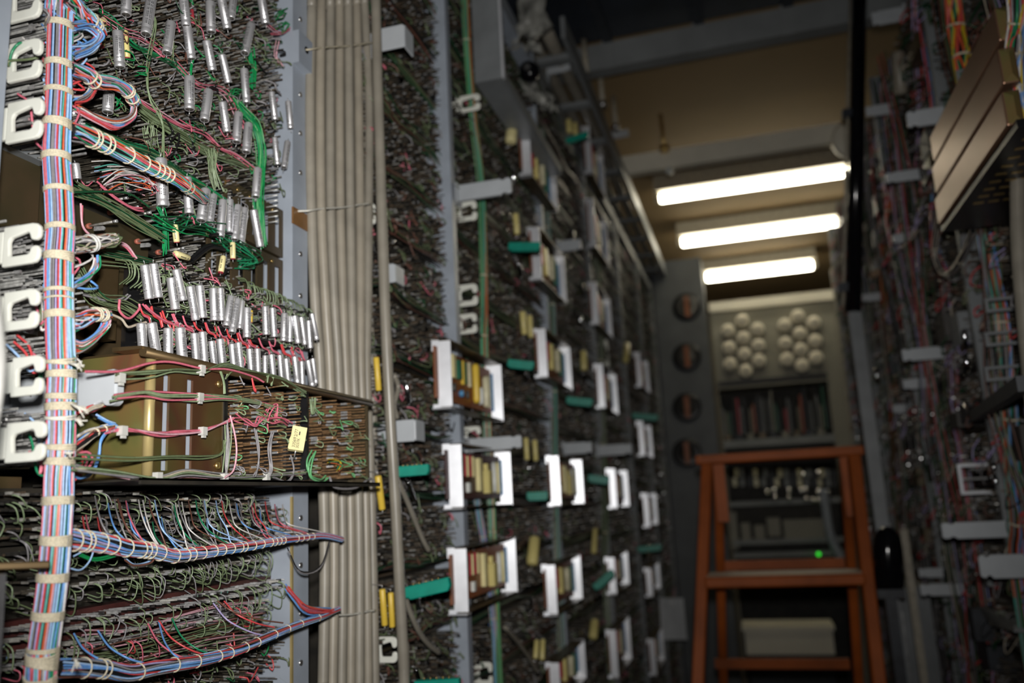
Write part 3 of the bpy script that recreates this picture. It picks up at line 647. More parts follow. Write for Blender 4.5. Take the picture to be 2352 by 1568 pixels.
# the camera sees the lettering running up the block, tops turned to the left
vx = ez; vy = -ey if (ey@RT) > 0 else ey
rgt = -vy
text('2/77', hh*0.36, fo+ez*hh*0.42-rgt*hw*0.35, vx, vy, 'ink', 'printed_mark', yb_o)
text('33569', hh*0.34, fo-ez*hh*0.38-rgt*hw*0.4, vx, vy, 'ink', 'printed_mark', yb_o)
text('3037K', hh*0.32, fo-ez*hh*0.42+rgt*hw*0.12, vx, vy, 'ink', 'printed_mark', yb_o)
mb = MB(); mb.obox(fo+ez*hh*0.42+rgt*hw*0.1, (0.00005, hw*0.08, hh*0.15), A, 'ink'); mb.build('printed_mark', yb_o)
mb = MB(); mb.tube([yc-ez*hh, yc-ez*(hh+0.003)-en*0.004, yc-ez*(hh+0.003)-en*0.016], 0.0006, 5, 'pin_tin'); mb.build('lead', yb_o); mb = MB(); mb.tube([yc+ez*hh, yc+ez*(hh+0.003)-en*0.004, yc+ez*(hh+0.003)-en*0.016], 0.0006, 5, 'pin_tin'); mb.build('lead', yb_o)

# ================================================================== thick laced harness and its branches
CO = ['ltblue', 'rose', 'violet', 'green', 'blue', 'red', 'ltblue', 'grey', 'blue', 'teal', 'ltblue', 'pink', 'violet', 'blue', 'orange', 'grey', 'ltblue', 'teal', 'red', 'violet', 'white']
YT = 0.405
tp = [(139, -120), (138, 0), (137, 60), (135, 150), (134, 212), (131, 285), (129, 362), (134, 437), (138, 525), (135, 590), (135, 668), (136, 725), (138, 800), (141, 860), (139, 935), (139, 1000), (137, 1050), (134, 1100), (133, 1150), (128, 1240), (121, 1325), (110, 1412), (99, 1490), (92, 1568), (84, 1690)]
TPW = [PY(a, b, YT) for a, b in tp]
TPW = [TPW[0]+(0, 0, 0.5)]+TPW+[TPW[-1]+(-0.002, 0, -0.5), TPW[-1]+(-0.002, 0, -1.1)]
TP = crom(TPW, 6)
trunk = thing('laced_cable_harness', 'thick vertical harness of coloured wires laced with cream cord beside white clips', 'cable harness', TP[-1])
RTK = 0.0071
mb = MB(); bundle(mb, TP, RTK, 0.00055, CO, twist=1.0, wobble=0.10, sides=6, seq=True)
# a few wires that cross the skin diagonally
T_, N_, B_ = frames(TP)
for k in range(7):
    a = rng.uniform(-2.6, -0.4)+np.linspace(0, rng.uniform(-1.4, 1.4), len(TP)); a = a+0.25*np.sin(np.linspace(0, 20, len(TP))+k)
    mb.tube(TP+N_*(RTK*1.12*np.cos(a))[:, None]+B_*(RTK*1.12*np.sin(a))[:, None], 0.0006, 5, 'wire_'+['ltblue', 'pink', 'red', 'blue', 'teal', 'ltblue', 'white'][k], caps=False)
tag(mb.build('wires', trunk), kind='stuff')
def near_idx(P, pt): return int(np.argmin(np.linalg.norm(P-pt, axis=1)))
for y, st, sl in [(-60, 4, .1), (60, 4, .1), (150, 4, .1), (212, 3, .05), (285, 5, .12), (362, 4, .05), (437, 3, .1), (525, 3, 0), (590, 5, .12), (668, 2, 0.05), (690, 1, 0), (727, 4, .02), (832, 3, .3), (860, 4, .1), (910, 3, .1), (937, 4, .05), (962, 2, .25), (1027, 3, .12), (1055, 4, .1), (1150, 4, 0), (1240, 5, .1), (1325, 4, .03), (1412, 4, .03), (1490, 2, .05), (1520, 7, .25), (1548, 2, .4), (1600, 4, 0)]:
    px = np.interp(y, [t[1] for t in tp], [t[0] for t in tp]); i = near_idx(TP, PY(px, y, YT)); mb = MB()
    ring_at(mb, TP, RTK*1.16, i, st, 0.00075, 'cord_cream' if y not in (962,) else 'cord_white', sl)
    mb.build('lacing_band', trunk)
for px, py, dx, dy in [(172, 838, 24, 8), (85, 890, -14, 14), (178, 935, 26, 14), (180, 965, 14, 8), (163, 1040, -12, 4), (175, 1520, 6, 14)]:   # frayed cord ends
    mb = MB()
    for k in range(9):
        a = PY(px-dx*0.6, py-dy*0.6, YT-0.0085); mb.tube(crom([a, PY(px, py, YT-0.010)+rng.normal(0, 0.0004, 3), PY(px+dx*0.6, py+dy*0.6, YT-0.010)+rng.normal(0, 0.0014, 3)], 3), 0.0004, 4, 'cord_white', caps=False)
    mb.build('cord_end', trunk)

def branch(label, pts, R0, R1, cols, rings, wr=0.00065, ringm='cord_cream', fan=None, k=6, rs=0.0008, strands=1, rscale=1.16, name='laced_wire_branch', twist=2.0):
    P = crom(pts3(pts), k); t = thing(name, label, 'wire bundle', P[0])
    mb = MB(); R = np.linspace(R0, R1, len(P)); bundle(mb, P, R, wr, cols, n=max(7, int(2*math.pi*(R0+R1)/2/(2*wr)*1.25)), twist=twist, wobble=0.5)
    if fan: fan(mb)
    tag(mb.build('wires', t), kind='stuff')
    for px, py, X in rings:
        i = near_idx(P, PX(px, py, X)); mb = MB(); ring_at(mb, P, R[i]*rscale, i, strands, rs, ringm, 0.12); mb.build('lacing_loop', t)
    return t
MIX = ['red', 'green', 'ltblue', 'grey', 'white', 'rose', 'teal', 'brown', 'blue', 'pink', 'orange', 'grey']
XA = -0.408
def fan1(mb):
    run(mb, pl([(165, 60), (200, 60), (225, 85), (205, 110), (165, 125)], XA), 12, 0.0018, ['blue', 'ltblue', 'red', 'pink', 'grey'], 0.0008)
    run(mb, pl([(228, 72), (225, 95), (200, 118), (165, 122)], XA), 10, 0.0015, ['blue', 'ltblue', 'pink', 'violet'], 0.0008)
branch('short laced branch at the top of the thick harness curling back in blue', [(150, -5, XA), (185, 28, XA), (212, 52, XA), (230, 78, XA-0.004)], 0.0055, 0.0045, MIX, [(206, 48, XA), (214, 58, XA), (222, 68, XA)], fan=fan1)
def fan2(mb):
    for k in range(16):
        t = k/15; run(mb, pl([(308, 235), (300+8*t, 262+10*t), (270, 275+20*t), (230, 268+12*t), (180, 245+6*t)], XA-0.006), 1, 0.001, MIX, 0.0008)
    for k in range(10): run(mb, pl([(170, 235+rng.uniform(-6, 6)), (200, 220), (225, 190)], XA-0.006), 1, 0.0022, ['blue', 'ltblue', 'red', 'grey', 'white'], 0.0008)
branch('laced branch arching over a dark opening with loose loops below', [(160, 158, XA), (200, 172, XA), (222, 188, XA), (262, 192, XA), (292, 208, XA), (310, 236, XA-0.004)], 0.0048, 0.0038, MIX, [(207, 178, XA), (219, 186, XA), (290, 206, XA), (298, 216, XA), (308, 234, XA)], fan=fan2)
branch('long laced branch slanting down right across the silver capacitors', [(158, 300, XA), (200, 312, XA), (258, 338, XA), (330, 375, XA), (398, 408, XA), (448, 442, XA-0.004), (470, 458, XA-0.012)], 0.0062, 0.0035, MIX,
       [(205, 314, XA), (222, 322, XA), (234, 328, XA), (246, 334, XA), (292, 356, XA), (330, 375, XA), (358, 390, XA), (366, 394, XA), (374, 398, XA), (384, 403, XA), (425, 428, XA), (431, 432, XA), (437, 436, XA), (443, 440, XA)])
def fan4(mb):
    for k in range(14):
        t = k/13; run(mb, pl([(225, 590), (218+6*t, 610+10*t), (200, 640), (165, 655+12*t)], XA-0.004), 1, 0.001, ['blue', 'ltblue', 'red', 'green', 'grey', 'white'], 0.0008)
    run(mb, pl([(255, 555), (275, 545), (268, 556), (245, 560)], XA), 8, 0.0012, ['white', 'beige', 'orange', 'olive'], 0.0008)
branch('beige wire branch with pale ties and a blue loop falling below it', [(160, 565, XA), (200, 560, XA), (235, 553, XA), (262, 548, XA)], 0.0055, 0.0035, ['beige', 'brown', 'grey', 'beige', 'olive', 'white'], [(206, 560, XA), (212, 556, XA)], ringm='tie_grey', fan=fan4, rs=0.001, twist=0.6)
def fan5(mb):
    for k in range(26):
        t = k/25; run(mb, pl([(243, 728), (246-4*t, 742+8*t), (220, 765+14*t), (185, 785+16*t), (163, 780+20*t)], XA-0.004), 1, 0.001, MIX, 0.0008)
branch('small laced branch looping back in red and blue below the beige one', [(160, 748, XA), (190, 735, XA), (218, 722, XA), (246, 724, XA-0.003)], 0.0045, 0.0035, MIX, [(218, 722, XA), (226, 721, XA), (234, 722, XA), (244, 724, XA)], fan=fan5)
def fan6(mb):
    run(mb, pl([(168, 1005), (200, 985), (230, 978), (262, 975)], XA), 3, 0.001, ['white', 'beige', 'brown'], 0.0008)
    run(mb, pl([(165, 968), (200, 945), (225, 935), (240, 925)], XA+0.004), 5, 0.0015, ['red', 'orange', 'beige', 'red'], 0.001)
    run(mb, pl([(215, 950), (240, 965), (260, 972), (250, 980)], XA), 3, 0.0012, ['blue', 'black', 'ltblue'], 0.001)
    run(mb, pl([(248, 985), (228, 1010), (225, 1050), (210, 1085), (185, 1098), (168, 1092)], XA), 2, 0.0008, ['blue', 'blue'], 0.001)
    run(mb, pl([(168, 1040), (195, 1038), (200, 1055), (185, 1080), (165, 1080)], XA), 3, 0.0015, ['red', 'pink'], 0.001)
    run(mb, pl([(168, 1095), (185, 1085), (170, 1100)], XA), 2, 0.001, ['red'], 0.001)
branch('loose mixed wires leaving the harness across the iridescent module side', [(165, 1040, XA), (190, 1015, XA), (220, 992, XA), (258, 978, XA)], 0.0026, 0.0018, ['brown', 'white', 'blue', 'red', 'black', 'beige'], [(222, 992, XA), (240, 985, XA)], fan=fan6)
# lower curved harnesses
LOWC = ['red', 'blue', 'grey', 'pink', 'violet', 'green', 'ltblue', 'rose', 'brown']
XL = -0.406
l1 = [(150, 1238), (200, 1243), (250, 1249), (290, 1258), (345, 1264), (400, 1276), (440, 1272), (480, 1266), (530, 1259), (580, 1252), (630, 1243), (680, 1236), (740, 1230), (785, 1238)]
def fanL1(mb):
    for k in range(58):
        t = k/57; xs = 190+455*t+rng.normal(0, 4); ys_ = 1148+10*t+rng.choice([0, 40])+rng.normal(0, 5)
        xe = xs+40+55*rng.random()+10*t; ye = np.interp(xe, [a for a, b in l1], [b for a, b in l1])-4
        mb.tube(crom([PX(xs, ys_, -0.437), PX(xs+6, ys_+30, -0.420), PX(xs+18+8*rng.random(), (ys_+ye)/2+12, XL-0.003), PX(xe-18, ye-8, XL), PX(xe, ye, XL)], 4), 0.00058, 5, 'wire_'+rng.choice(['red', 'green', 'ltblue', 'grey', 'brown', 'pink', 'white', 'blue', 'grey']), caps=False)
    run(mb, pl([(170, 1275), (195, 1262), (200, 1255)], XL), 1, 0.001, ['ltblue'], 0.0006); run(mb, pl([(160, 1303), (185, 1308), (205, 1290), (216, 1262)], XL), 1, 0.0003, ['ltblue'], 0.0006)
    run(mb, pl([(180, 1270), (220, 1280), (280, 1268)], XL-0.006), 2, 0.001, ['brgreen'], 0.0008); run(mb, pl([(285, 1280), (310, 1297), (345, 1290), (355, 1278)], XL-0.004), 2, 0.001, ['ltblue', 'brown'], 0.0008)
    run(mb, pl([(660, 1260), (690, 1310), (735, 1300), (758, 1240)], XL), 2, 0.0008, ['grey', 'black'], 0.0007)
branch('upper of two curved laced harnesses sweeping right below the bronze module', [(a, b, XL) for a, b in l1], 0.0058, 0.0022, LOWC, [(x, float(np.interp(x, [a for a, b in l1], [b for a, b in l1])), XL) for x in (172, 188, 202, 232, 256, 292, 318, 332, 350, 366, 400, 424, 442, 462, 486, 514, 533, 550, 562, 576, 602, 616, 630, 642, 654, 680, 690, 702, 714)], fan=fanL1, k=5, rs=0.0006)
l2 = [(130, 1535), (180, 1533), (240, 1536), (295, 1545), (350, 1534), (400, 1526), (450, 1518), (500, 1506), (545, 1493), (590, 1474), (640, 1452), (690, 1432), (740, 1415), (778, 1398)]
def fanL2(mb):
    for (x0, y0, x1, y1, c) in [(170, 1455, 250, 1520, 'blue'), (225, 1448, 330, 1522, 'blue'), (235, 1455, 330, 1528, 'black'), (340, 1432, 430, 1512, 'pink'), (365, 1425, 480, 1505, 'red'), (395, 1420, 480, 1500, 'green'), (365, 1428, 410, 1510, 'blue'), (515, 1380, 630, 1440, 'red'), (490, 1385, 620, 1462, 'violet'), (500, 1380, 650, 1430, 'brown'), (190, 1480, 245, 1525, 'red'), (200, 1490, 260, 1530, 'orange')]:
        mb.tube(crom([PX(x0, y0, -0.435), PX(x0+(x1-x0)*0.25, y0+(y1-y0)*0.5, -0.422), PX(x0+(x1-x0)*0.65, y0+(y1-y0)*0.85, XL-0.004), PX(x1, y1, XL)], 5), 0.0007, 5, 'wire_'+c, caps=False)
    for k in range(10): run(mb, pl([(655, 1350+rng.uniform(-5, 8)), (675, 1375), (705, 1400+rng.uniform(-6, 10)), (760, 1404)], XL), 1, 0.0012, ['red', 'blue', 'orange', 'pink'], 0.0008)
branch('lower of two curved laced harnesses rising right to a bare tip', [(a, b, XL) for a, b in l2], 0.0054, 0.0022, ['blue', 'blue', 'red', 'grey', 'ltblue', 'brown', 'violet'], [(x, float(np.interp(x, [a for a, b in l2], [b for a, b in l2])), XL) for x in (190, 222, 244, 312, 398, 450, 497, 525, 560, 592, 628, 658, 695, 730)], fan=fanL2, k=5, rs=0.0006)

# ================================================================== white comb clips
CLIP = [(0, 1), (.78, 1), (.90, .97), (.98, .90), (1, .80), (1, .68), (.97, .61), (.90, .57), (.82, .57), (.76, .61), (.74, .69), (.70, .77), (.64, .79), (.24, .70), (.19, .66), (.17, .60), (.20, .27), (.26, .24), (.68, .24), (.74, .27), (.76, .35), (.80, .41), (.88, .43), (.96, .41), (1, .33), (1, .18), (.97, .09), (.90, .02), (.78, 0), (0, 0)]
def clip(label, px0, px1, py0, py1, Y, t=0.003, group=None, m='clip_white', parent=None):
    a = PY(px0, py1, Y); b = PY(px1, py1, Y); h = (PY(px0, py0, Y)-a)[2]; wd = b[0]-a[0]
    mb = MB(); mb.prism(CLIP, a, (wd, 0, 0), (0, 0, h), (0, t, 0), m)
    mb.box((a[0]-0.014, Y, a[2]+h*0.1), (a[0]+0.0005, Y+t, a[2]+h*0.9), m)
    o = mb.build('cable_clip')
    bv = o.modifiers.new('bevel', 'BEVEL'); bv.width = min(0.0009, wd*0.04); bv.segments = 2; bv.limit_method = 'ANGLE'
    return tag(o, label, 'clip', group or 'white comb clips on the near rack')
for (x0, x1, y0, y1, lb) in [(16, 88, -38, 53, 'white comb clip cut by the top edge beside the thick harness'), (14, 88, 102, 190, 'white comb clip with a green wire round its upper arm'), (10, 91, 238, 330, 'white comb clip third from the top beside the thick harness'),
     (2, 86, 523, 614, 'white comb clip above the dark plate gap, fourth from the top'), (2, 82, 672, 762, 'white comb clip fifth from the top, below its near twin'), (22, 92, 822, 912, 'white comb clip half hidden behind the blue-grey arm'), (8, 98, 972, 1064, 'lowest white comb clip, below the blue-grey arm')]:
    clip(lb, x0, x1, y0, y1, 0.378)
mb = MB(); mb.tube(crom([PY(20, 152, 0.3765), PY(28, 118, 0.3755), PY(45, 99, 0.3765), PY(60, 101, 0.385)], 5), 0.0009, 5, 'wire_green'); mb.tube(crom([PY(20, 152, 0.3765), PY(22, 140, 0.375), PY(60, 137, 0.385), PY(88, 132, 0.39)], 5), 0.0009, 5, 'wire_olive')
tag(mb.build('loose_wire'), 'thin green wire looped round a white clip', 'wire')

# ---- terminal blocks left of the trunk (behind the clips)
for i, (y0, y1) in enumerate([(-30, 85), (95, 215), (222, 345), (545, 645), (655, 760), (790, 860), (955, 1075)]):
    z1 = PX(60, y0, -0.45)[2]; z0 = PX(60, y1, -0.45)[2]
    t = thing('terminal_block', ['terminal block of silver pins behind the topmost white clip', 'terminal block of silver pins behind the second white clip', 'terminal block of silver pins behind the third white clip', 'terminal block of silver pins behind the fourth white clip', 'terminal block of silver pins behind the fifth white clip', 'terminal block of silver pins just above the blue-grey arm', 'terminal block of silver pins behind the lowest white clip'][i], 'terminal block', (-0.47, 0.42, z0), 'terminal blocks behind the white clips')
    MB().box((XB-0.002, 0.384, z0), (XB+0.020, 0.441, z1), 'paint_grey').build('body', t)
    mb = MB(); _, tt = pinfield(mb, XB+0.020, 0.383, 0.442, z0+0.001, z1-0.001, 0.007, 0.0022, 0.034, 0.0006, dict(pin_silver=5, pin_tin=1.5), drop=0.03, tilt=0.02, tipf=0.95)
    tag(mb.build('pins', t), kind='stuff')
    mb = MB()
    for k in range(9):
        a = tt[rng.integers(len(tt))]; b = PY(rng.uniform(95, 110), rng.uniform(y0+30, y1+20), YT)
        mb.tube(crom([a, a+(0.008, 0.002, -0.008), (a+b)/2+(0.004, 0, -0.012), b], 4), 0.0008, 5, 'wire_'+rng.choice(['blue', 'ltblue', 'red', 'green', 'white', 'grey', 'olive', 'pink']), caps=False)
    tag(mb.build('wires', t), kind='stuff')
    MB().lathe([(0.004, 0), (0.004, 0.001), (0.0025, 0.003), (0, 0.003)], 12, 'brass', mat4((XB+0.022, 0.383, z0-0.004), (0, 0, 1), (1, 0, 0), (0, -1, 0))).build('screw', t)
pl_i = 0
for y0, y1, lb in [(335, 530, 'plain dark bronze plate filling the gap between third and fourth clip'), (765, 792, 'narrow dark bronze plate between fifth and sixth clip'), (1092, 1178, 'stack of flat dark bronze plates below the lowest clip')]:
    z1 = PX(60, y0, -0.45)[2]; z0 = PX(60, y1, -0.45)[2]; t = thing('blank_plate', lb, 'plate', (XB, 0.41, z0))
    MB().box((XB, 0.372, z0), (XB+0.012, 0.443, z1), 'bronze_dark').build('plate', t)
    MB().box((XB+0.012, 0.374, z0), (XB+0.020, 0.376, z1), 'bronze_dark').build('edge_lip', t)
    MB().cyl((XB+0.012, 0.39, z1-0.008), (XB+0.0135, 0.39, z1-0.008), 0.0025, 10, 'brass').build('screw', t)

# ---- blue-grey arm that carries the trunk
def arm(label, O, U, V, T, wd, h, t, m='paint_arm', group=None, name='cable_support', notch=True):
    """flat bent arm: profile wd x h with a notched tip, thickness vector T"""
    r = h*0.12
    pol = [(0, 0), (wd*0.80, 0.0), (wd*0.82, h*0.10), (wd*0.87, h*0.14), (wd*0.90, h*0.04), (wd-r, 0.03*h), (wd, r), (wd, h-r), (wd-r, h), (wd*0.90, h*0.99), (wd*0.87, h*0.90), (wd*0.82, h*0.92), (wd*0.80, h), (0, h)] if notch else [(0, 0), (wd-r, 0), (wd, r), (wd, h-r), (wd-r, h), (0, h)]
    th = thing(name, label, 'bracket', np.asarray(O, float), group)
    mb = MB(); mb.prism(pol, O, U, V, np.asarray(T)*t, m); o = mb.build('arm_plate', th)
    bv = o.modifiers.new('bevel', 'BEVEL'); bv.width = t*0.25; bv.segments = 2
    O = np.asarray(O, float); U = np.asarray(U, float); V = np.asarray(V, float); T = np.asarray(T, float)
    mb = MB(); mb.obox(O-U*0.003+V*h*0.5+T*t, (0.003, h*0.62, t*1.6), np.array([U, V, T]), m); fo_ = mb.build('mounting_foot', th)
    for k in (0.15, 0.85):
        c = O-U*0.0+V*h*k+T*t*2.0; MB().cyl(c, c+U*0.0015, h*0.06, 10, 'steel').build('screw', fo_)
    return th
Ya = 0.438; a0 = PY(20, 940, Ya); a1 = PY(265, 925, Ya); ah = PY(140, 855, Ya)[2]-PY(140, 940, Ya)[2]
arm('wide blue-grey cable arm behind the knotted cords of the thick harness', (a0[0], Ya, a1[2]-0.002), (1, 0, 0), (0, 0, 1), (0, 1, 0), a1[0]-a0[0], ah, 0.008)
# left edge: pale cable, bar and clear box
mb = MB(); mb.tube(crom([PY(-40, 500, 0.30), PY(-12, 700, 0.30), PY(0, 830, 0.30), PY(-12, 950, 0.30), PY(-50, 1130, 0.30)], 6), 0.0026, 10, 'pale_cable'); tag(mb.build('pale_cable'), 'pale grey cable bulging in at the left picture edge', 'cable')
mb = MB(); c0 = PY(-30, 1301, 0.36); c1 = PY(114, 1296, 0.385); mb.bar(c0, c1, 0.004, 0.0042, 'bronze'); o = mb.build('metal_bar'); bv = o.modifiers.new('bevel', 'BEVEL'); bv.width = 0.0008; tag(o, 'short brown metal bar ending in front of the thick harness', 'bar')
a = PY(-60, 1568, 0.34); b = PY(-8, 1310, 0.34)
t = thing('clear_cover', 'clear plastic box cover at the lower left picture edge', 'cover', (a[0]+0.005, 0.37, a[2]-0.03))
MB().box((a[0], 0.34, a[2]-0.03), (b[0], 0.341, b[2]-0.002), 'clear_plastic').build('front', t); MB().box((b[0]-0.001, 0.341, a[2]-0.03), (b[0], 0.346, b[2]-0.002), 'clear_plastic').build('side', t); MB().box((a[0], 0.341, b[2]-0.003), (b[0]-0.001, 0.346, b[2]-0.002), 'clear_plastic').build('lid', t)

# ================================================================== terminal strips below the module
def strip(label, py, Yb, nrow, mats_, wirecol, nloop, sag, board=None, lug='pin_steel', dz=0.006, X=-0.455, dense=0.0052):
    z = PX(165, py, -0.437)[2]; t = thing('terminal_strip', label, 'terminal strip', (X, 0.56, z-0.01), 'terminal strips below the bronze module')
    Y0, Y1 = 0.385, Yb; hh_ = dz*(nrow-1)
    MB().box((X-0.012, Y0, z-hh_-0.004), (X, Y1, z+0.004), board or 'dark_plate').build('strip_base', t)
    mb = MB(); tips = []
    for r in range(nrow):
        zz = z-r*dz; mb.box((X, Y0, zz-0.0005), (X+0.004, Y1, zz+0.0005), 'lug_dark')
        ysx = np.arange(Y0+0.003, Y1-0.003, dense); n = len(ysx); base = np.stack([np.full(n, X), ysx+rng.normal(0, 0.0004, n), zz+rng.normal(0, 0.0003, n)], 1)
        d = np.stack([np.ones(n), rng.normal(0.25, 0.1, n), rng.normal(0, 0.03, n)], 1); d /= np.linalg.norm(d, axis=1)[:, None]
        mb.pins(base, d, np.full(n, 0.017), np.full(n, 0.0007), np.full(n, 0.0005), (0, 0, 1), np.array([mb.mi(k) for k in mats_])[rng.integers(len(mats_), size=n)])
        q = rng.random(n) < 0.2; mb.pins((base+d*0.013)[q], d[q], np.full(q.sum(), 0.0045), np.full(q.sum(), 0.0009), np.full(q.sum(), 0.0009), (0, 0, 1), np.full(q.sum(), mb.mi(lug)))
        tips.append(base+d*0.016)
    tag(mb.build('lugs', t), kind='stuff')
    tips = np.concatenate(tips); mb = MB()
    for k in range(nloop):
        a = tips[rng.integers(len(tips))]; s_ = sag*rng.uniform(0.4, 1.2); dy = rng.normal(0.004, 0.005)
        mb.tube(crom([a-(0.003, 0, 0), a+(0.004, dy*0.3, -s_*0.3), a+(0.001, dy, -s_), a+(-0.012, dy*1.4, -s_*0.8)], 4), 0.00046, 5, 'wire_'+wirecol[rng.integers(len(wirecol))], caps=False)
    tag(mb.build('jumper_wires', t), kind='stuff')
    return t, tips
GR = ['sage', 'olive', 'olive', 'sage', 'grey']
strip('highest dark terminal strip in the shade under the bronze module', 1132, 0.70, 3, ['lug_dark', 'lug_dark', 'lug_dark', 'pin_brown'], GR, 50, 0.014, dz=0.0052)
strip('second dark terminal strip, its wires falling into the upper curved harness', 1190, yU, 3, ['lug_dark', 'lug_dark', 'lug_dark', 'pin_brown'], GR+['grey'], 55, 0.015, dz=0.0055)
strip('third terminal strip hung with short sage green loops', 1262, 0.72, 2, ['lug_dark', 'lug_dark', 'lug_dark', 'pin_brown'], GR, 60, 0.013, dz=0.005)
strip('fourth terminal strip with the largest green wire loops', 1322, 0.70, 2, ['pin_steel', 'pin_dark'], GR, 85, 0.017, dz=0.0072, lug='pin_tin')
strip('fifth strip, a brown board with shiny chrome lugs', 1425, yU, 2, ['pin_steel', 'pin_tin', 'pin_tin'], GR, 48, 0.018, board='pcb_dark', lug='chrome', dz=0.006)
strip('sixth strip, brown with chrome lugs, just above the lower curved harness', 1480, 0.70, 2, ['pin_steel', 'pin_tin'], GR+['red', 'pink', 'black'], 50, 0.015, board='pcb_dark', lug='chrome', dz=0.006)
low = thing('terminal_array', 'lowest panel of dense dark pins below the lower curved harness', 'terminal panel', (XB, 0.55, 1.24))
MB().box((XB-0.004, 0.40, 1.2), (XB, yU-0.001, 1.355), 'dark_plate').build('mounting_plate', low)
mb = MB(); _, tl = pinfield(mb, XB, 0.44, yU-0.004, 1.21, 1.352, 0.0058, 0.0029, 0.034, 0.00048, DARKMIX, pitch=0.046, gap=0.15); tag(mb.build('terminal_pins', low), kind='stuff')
mb = MB(); loops(mb, tl, 120, TANGLE+['pink', 'red'], 0.0007, 0.012, 0.012)
for (y0, n) in ((1470, 22), (1510, 12)): run(mb, pl([(180, y0+25), (300, y0+5), (420, y0-25), (520, y0-50), (600, y0-60)], -0.445), n, 0.004, ['olive', 'grey', 'brown', 'brown', 'rose', 'sage', 'olive'], 0.0006)
tag(mb.build('wire_tangle', low), kind='stuff')
# fill dark field behind strips
bk = thing('backing_plate', 'dark backing plate with fine pins behind the terminal strips', 'plate', (XB, 0.56, 1.355))
MB().box((XB-0.004, 0.38, 1.357), (XB, yU-0.001, 1.476), 'dark_plate').build('plate', bk)
mb = MB(); pinfield(mb, XB, 0.44, yU-0.004, 1.36, 1.474, 0.009, 0.005, 0.016, 0.0006, DARKMIX, drop=0.3); tag(mb.build('fine_pins', bk), kind='stuff')
# gold edge strip by the upright
MB().box((-0.432, yU-0.004, 1.25), (-0.430, yU-0.001, PX(680, 1140, -0.43)[2]), 'gold_edge').build('edge_strip', rackA)

# ================================================================== grey cables between the bays
cy_ = [-60, 0, 250, 500, 700, 850, 1100, 1300, 1568, 1700]
rows_ = {0: [716, 717, 712, 716, 724, 735, 742, 746, 742, 738], 1: [738, 738, 735, 738, 748, 757, 764, 767, 763, 760], 2: [758, 759, 758, 760, 768, 777, 784, 787, 784, 782], 3: [779, 780, 780, 782, 788, 794, 803, 806, 805, 803],
         4: [799, 800, 802, 805, 808, 812, 821, 825, 825, 823], 5: [818, 819, 824, 827, 828, 829, 838, 842, 845, 844], 6: [836, 837, 848, 846, 844, 842, 851, 856, 861, 862]}
names_ = ['first', 'second', 'third', 'fourth', 'fifth', 'sixth', 'seventh']
for i in rows_:
    X = -0.428+0.004*math.sin(i*1.9)
    P = [PX(a, b, X) for a, b in zip(rows_[i], cy_)]; P = [P[0]+(0, 0, 0.55)]+P+[P[-1]+(0, 0, -0.55), P[-1]+(0, 0.0, -1.1)]
    P[-1][2] = 0.02; mb = MB(); mb.tube(crom(P, 6), 0.0056, 14, 'cable_grey' if i % 2 else 'cable_grey2')
    tag(mb.build('grey_cable'), '%s beige-grey sheathed cable from the drilled upright, running straight up' % names_[i], 'cable', 'grey sheathed cables between the bays')
for i, px in enumerate((728, 770, 812, 836)):
    P = [PX(px, 0, -0.442)+(0, 0, 0.6), PX(px, 0, -0.442), PX(px+4, 500, -0.442), PX(px+22, 1000, -0.442), PX(px+20, 1568, -0.442), PX(px+20, 1568, -0.442)+(0, 0, -1.2)]; P[-1][2] = 0.02
    mb = MB(); mb.tube(crom(P, 6), 0.0054, 10, 'cable_grey2'); tag(mb.build('grey_cable'), ['rear grey cable glimpsed behind the first and second front cables', 'rear grey cable glimpsed behind the third front cable', 'rear grey cable glimpsed behind the fifth front cable', 'rear grey cable glimpsed behind the last two front cables'][i], 'cable', 'rear layer of grey cables')
for y, x0, x1, m, lb in [(108, 708, 866, 'cord_cream', 'thin cream cord tying the grey cables near their top'), (478, 706, 850, 'cord_white', 'white cord tying the grey cables halfway up'), (1412, 740, 862, 'cord_white', 'pale cord tying the grey cables near their bottom')]:
    a = PX(x0, y+6, -0.4215); b = PX(x1, y-10, -0.4215); mb = MB()
    q = np.linspace(0, 1, 24)[:, None]; P = a*(1-q)+b*q+np.concatenate([0.0016*np.abs(np.sin(q*22)), 0*q, 0.0006*np.sin(q*9)], 1)
    P = np.concatenate([[a+(-0.02, -0.006, 0)], P, [b+(-0.02, 0.006, 0)], [(a+b)/2+(-0.036, 0, 0)], [a+(-0.02, -0.006, 0)]]); mb.tube(P, 0.0011, 6, m); tag(mb.build('tie_cord'), lb, 'cord')
P = [PX(863, 0, -0.405)+(0, 0, 0.6), PX(863, 0, -0.405), PX(871, 300, -0.405), PX(884, 700, -0.405), PX(896, 950, -0.405), PX(908, 1150, -0.405), PX(918, 1350, -0.405), PX(929, 1568, -0.405), PX(931, 1690, -0.405), PX(931, 1690, -0.405)+(0, 0, -1.1)]
P[-1][2] = 0.02; mb = MB(); mb.tube(crom(P, 6), 0.0064, 14, 'pole_grey'); tag(mb.build('grey_cable'), 'single thick dark-grey cable standing apart in front of the second bay', 'cable')
for pts, lb in [([(912, 1100), (935, 1150), (955, 1200), (972, 1240), (985, 1265)], 'thin grey cable leaving the single thick cable at mid height'), ([(925, 1350), (940, 1400), (962, 1450), (985, 1480), (1010, 1500)], 'thin grey cable leaving the single thick cable near the floor'), ([(912, 960), (905, 930), (915, 890), (905, 860)], 'short grey cable curling above the lowest box bracket'), ([(1160, 1440), (1190, 1475), (1215, 1510), (1235, 1545)], 'thin grey cable slanting down beneath the lowest near tray')]:
    mb = MB(); mb.tube(crom([PX(a, b, -0.412) for a, b in pts], 5), 0.0032, 8, 'pole_grey'); tag(mb.build('branch_cable'), lb, 'cable')

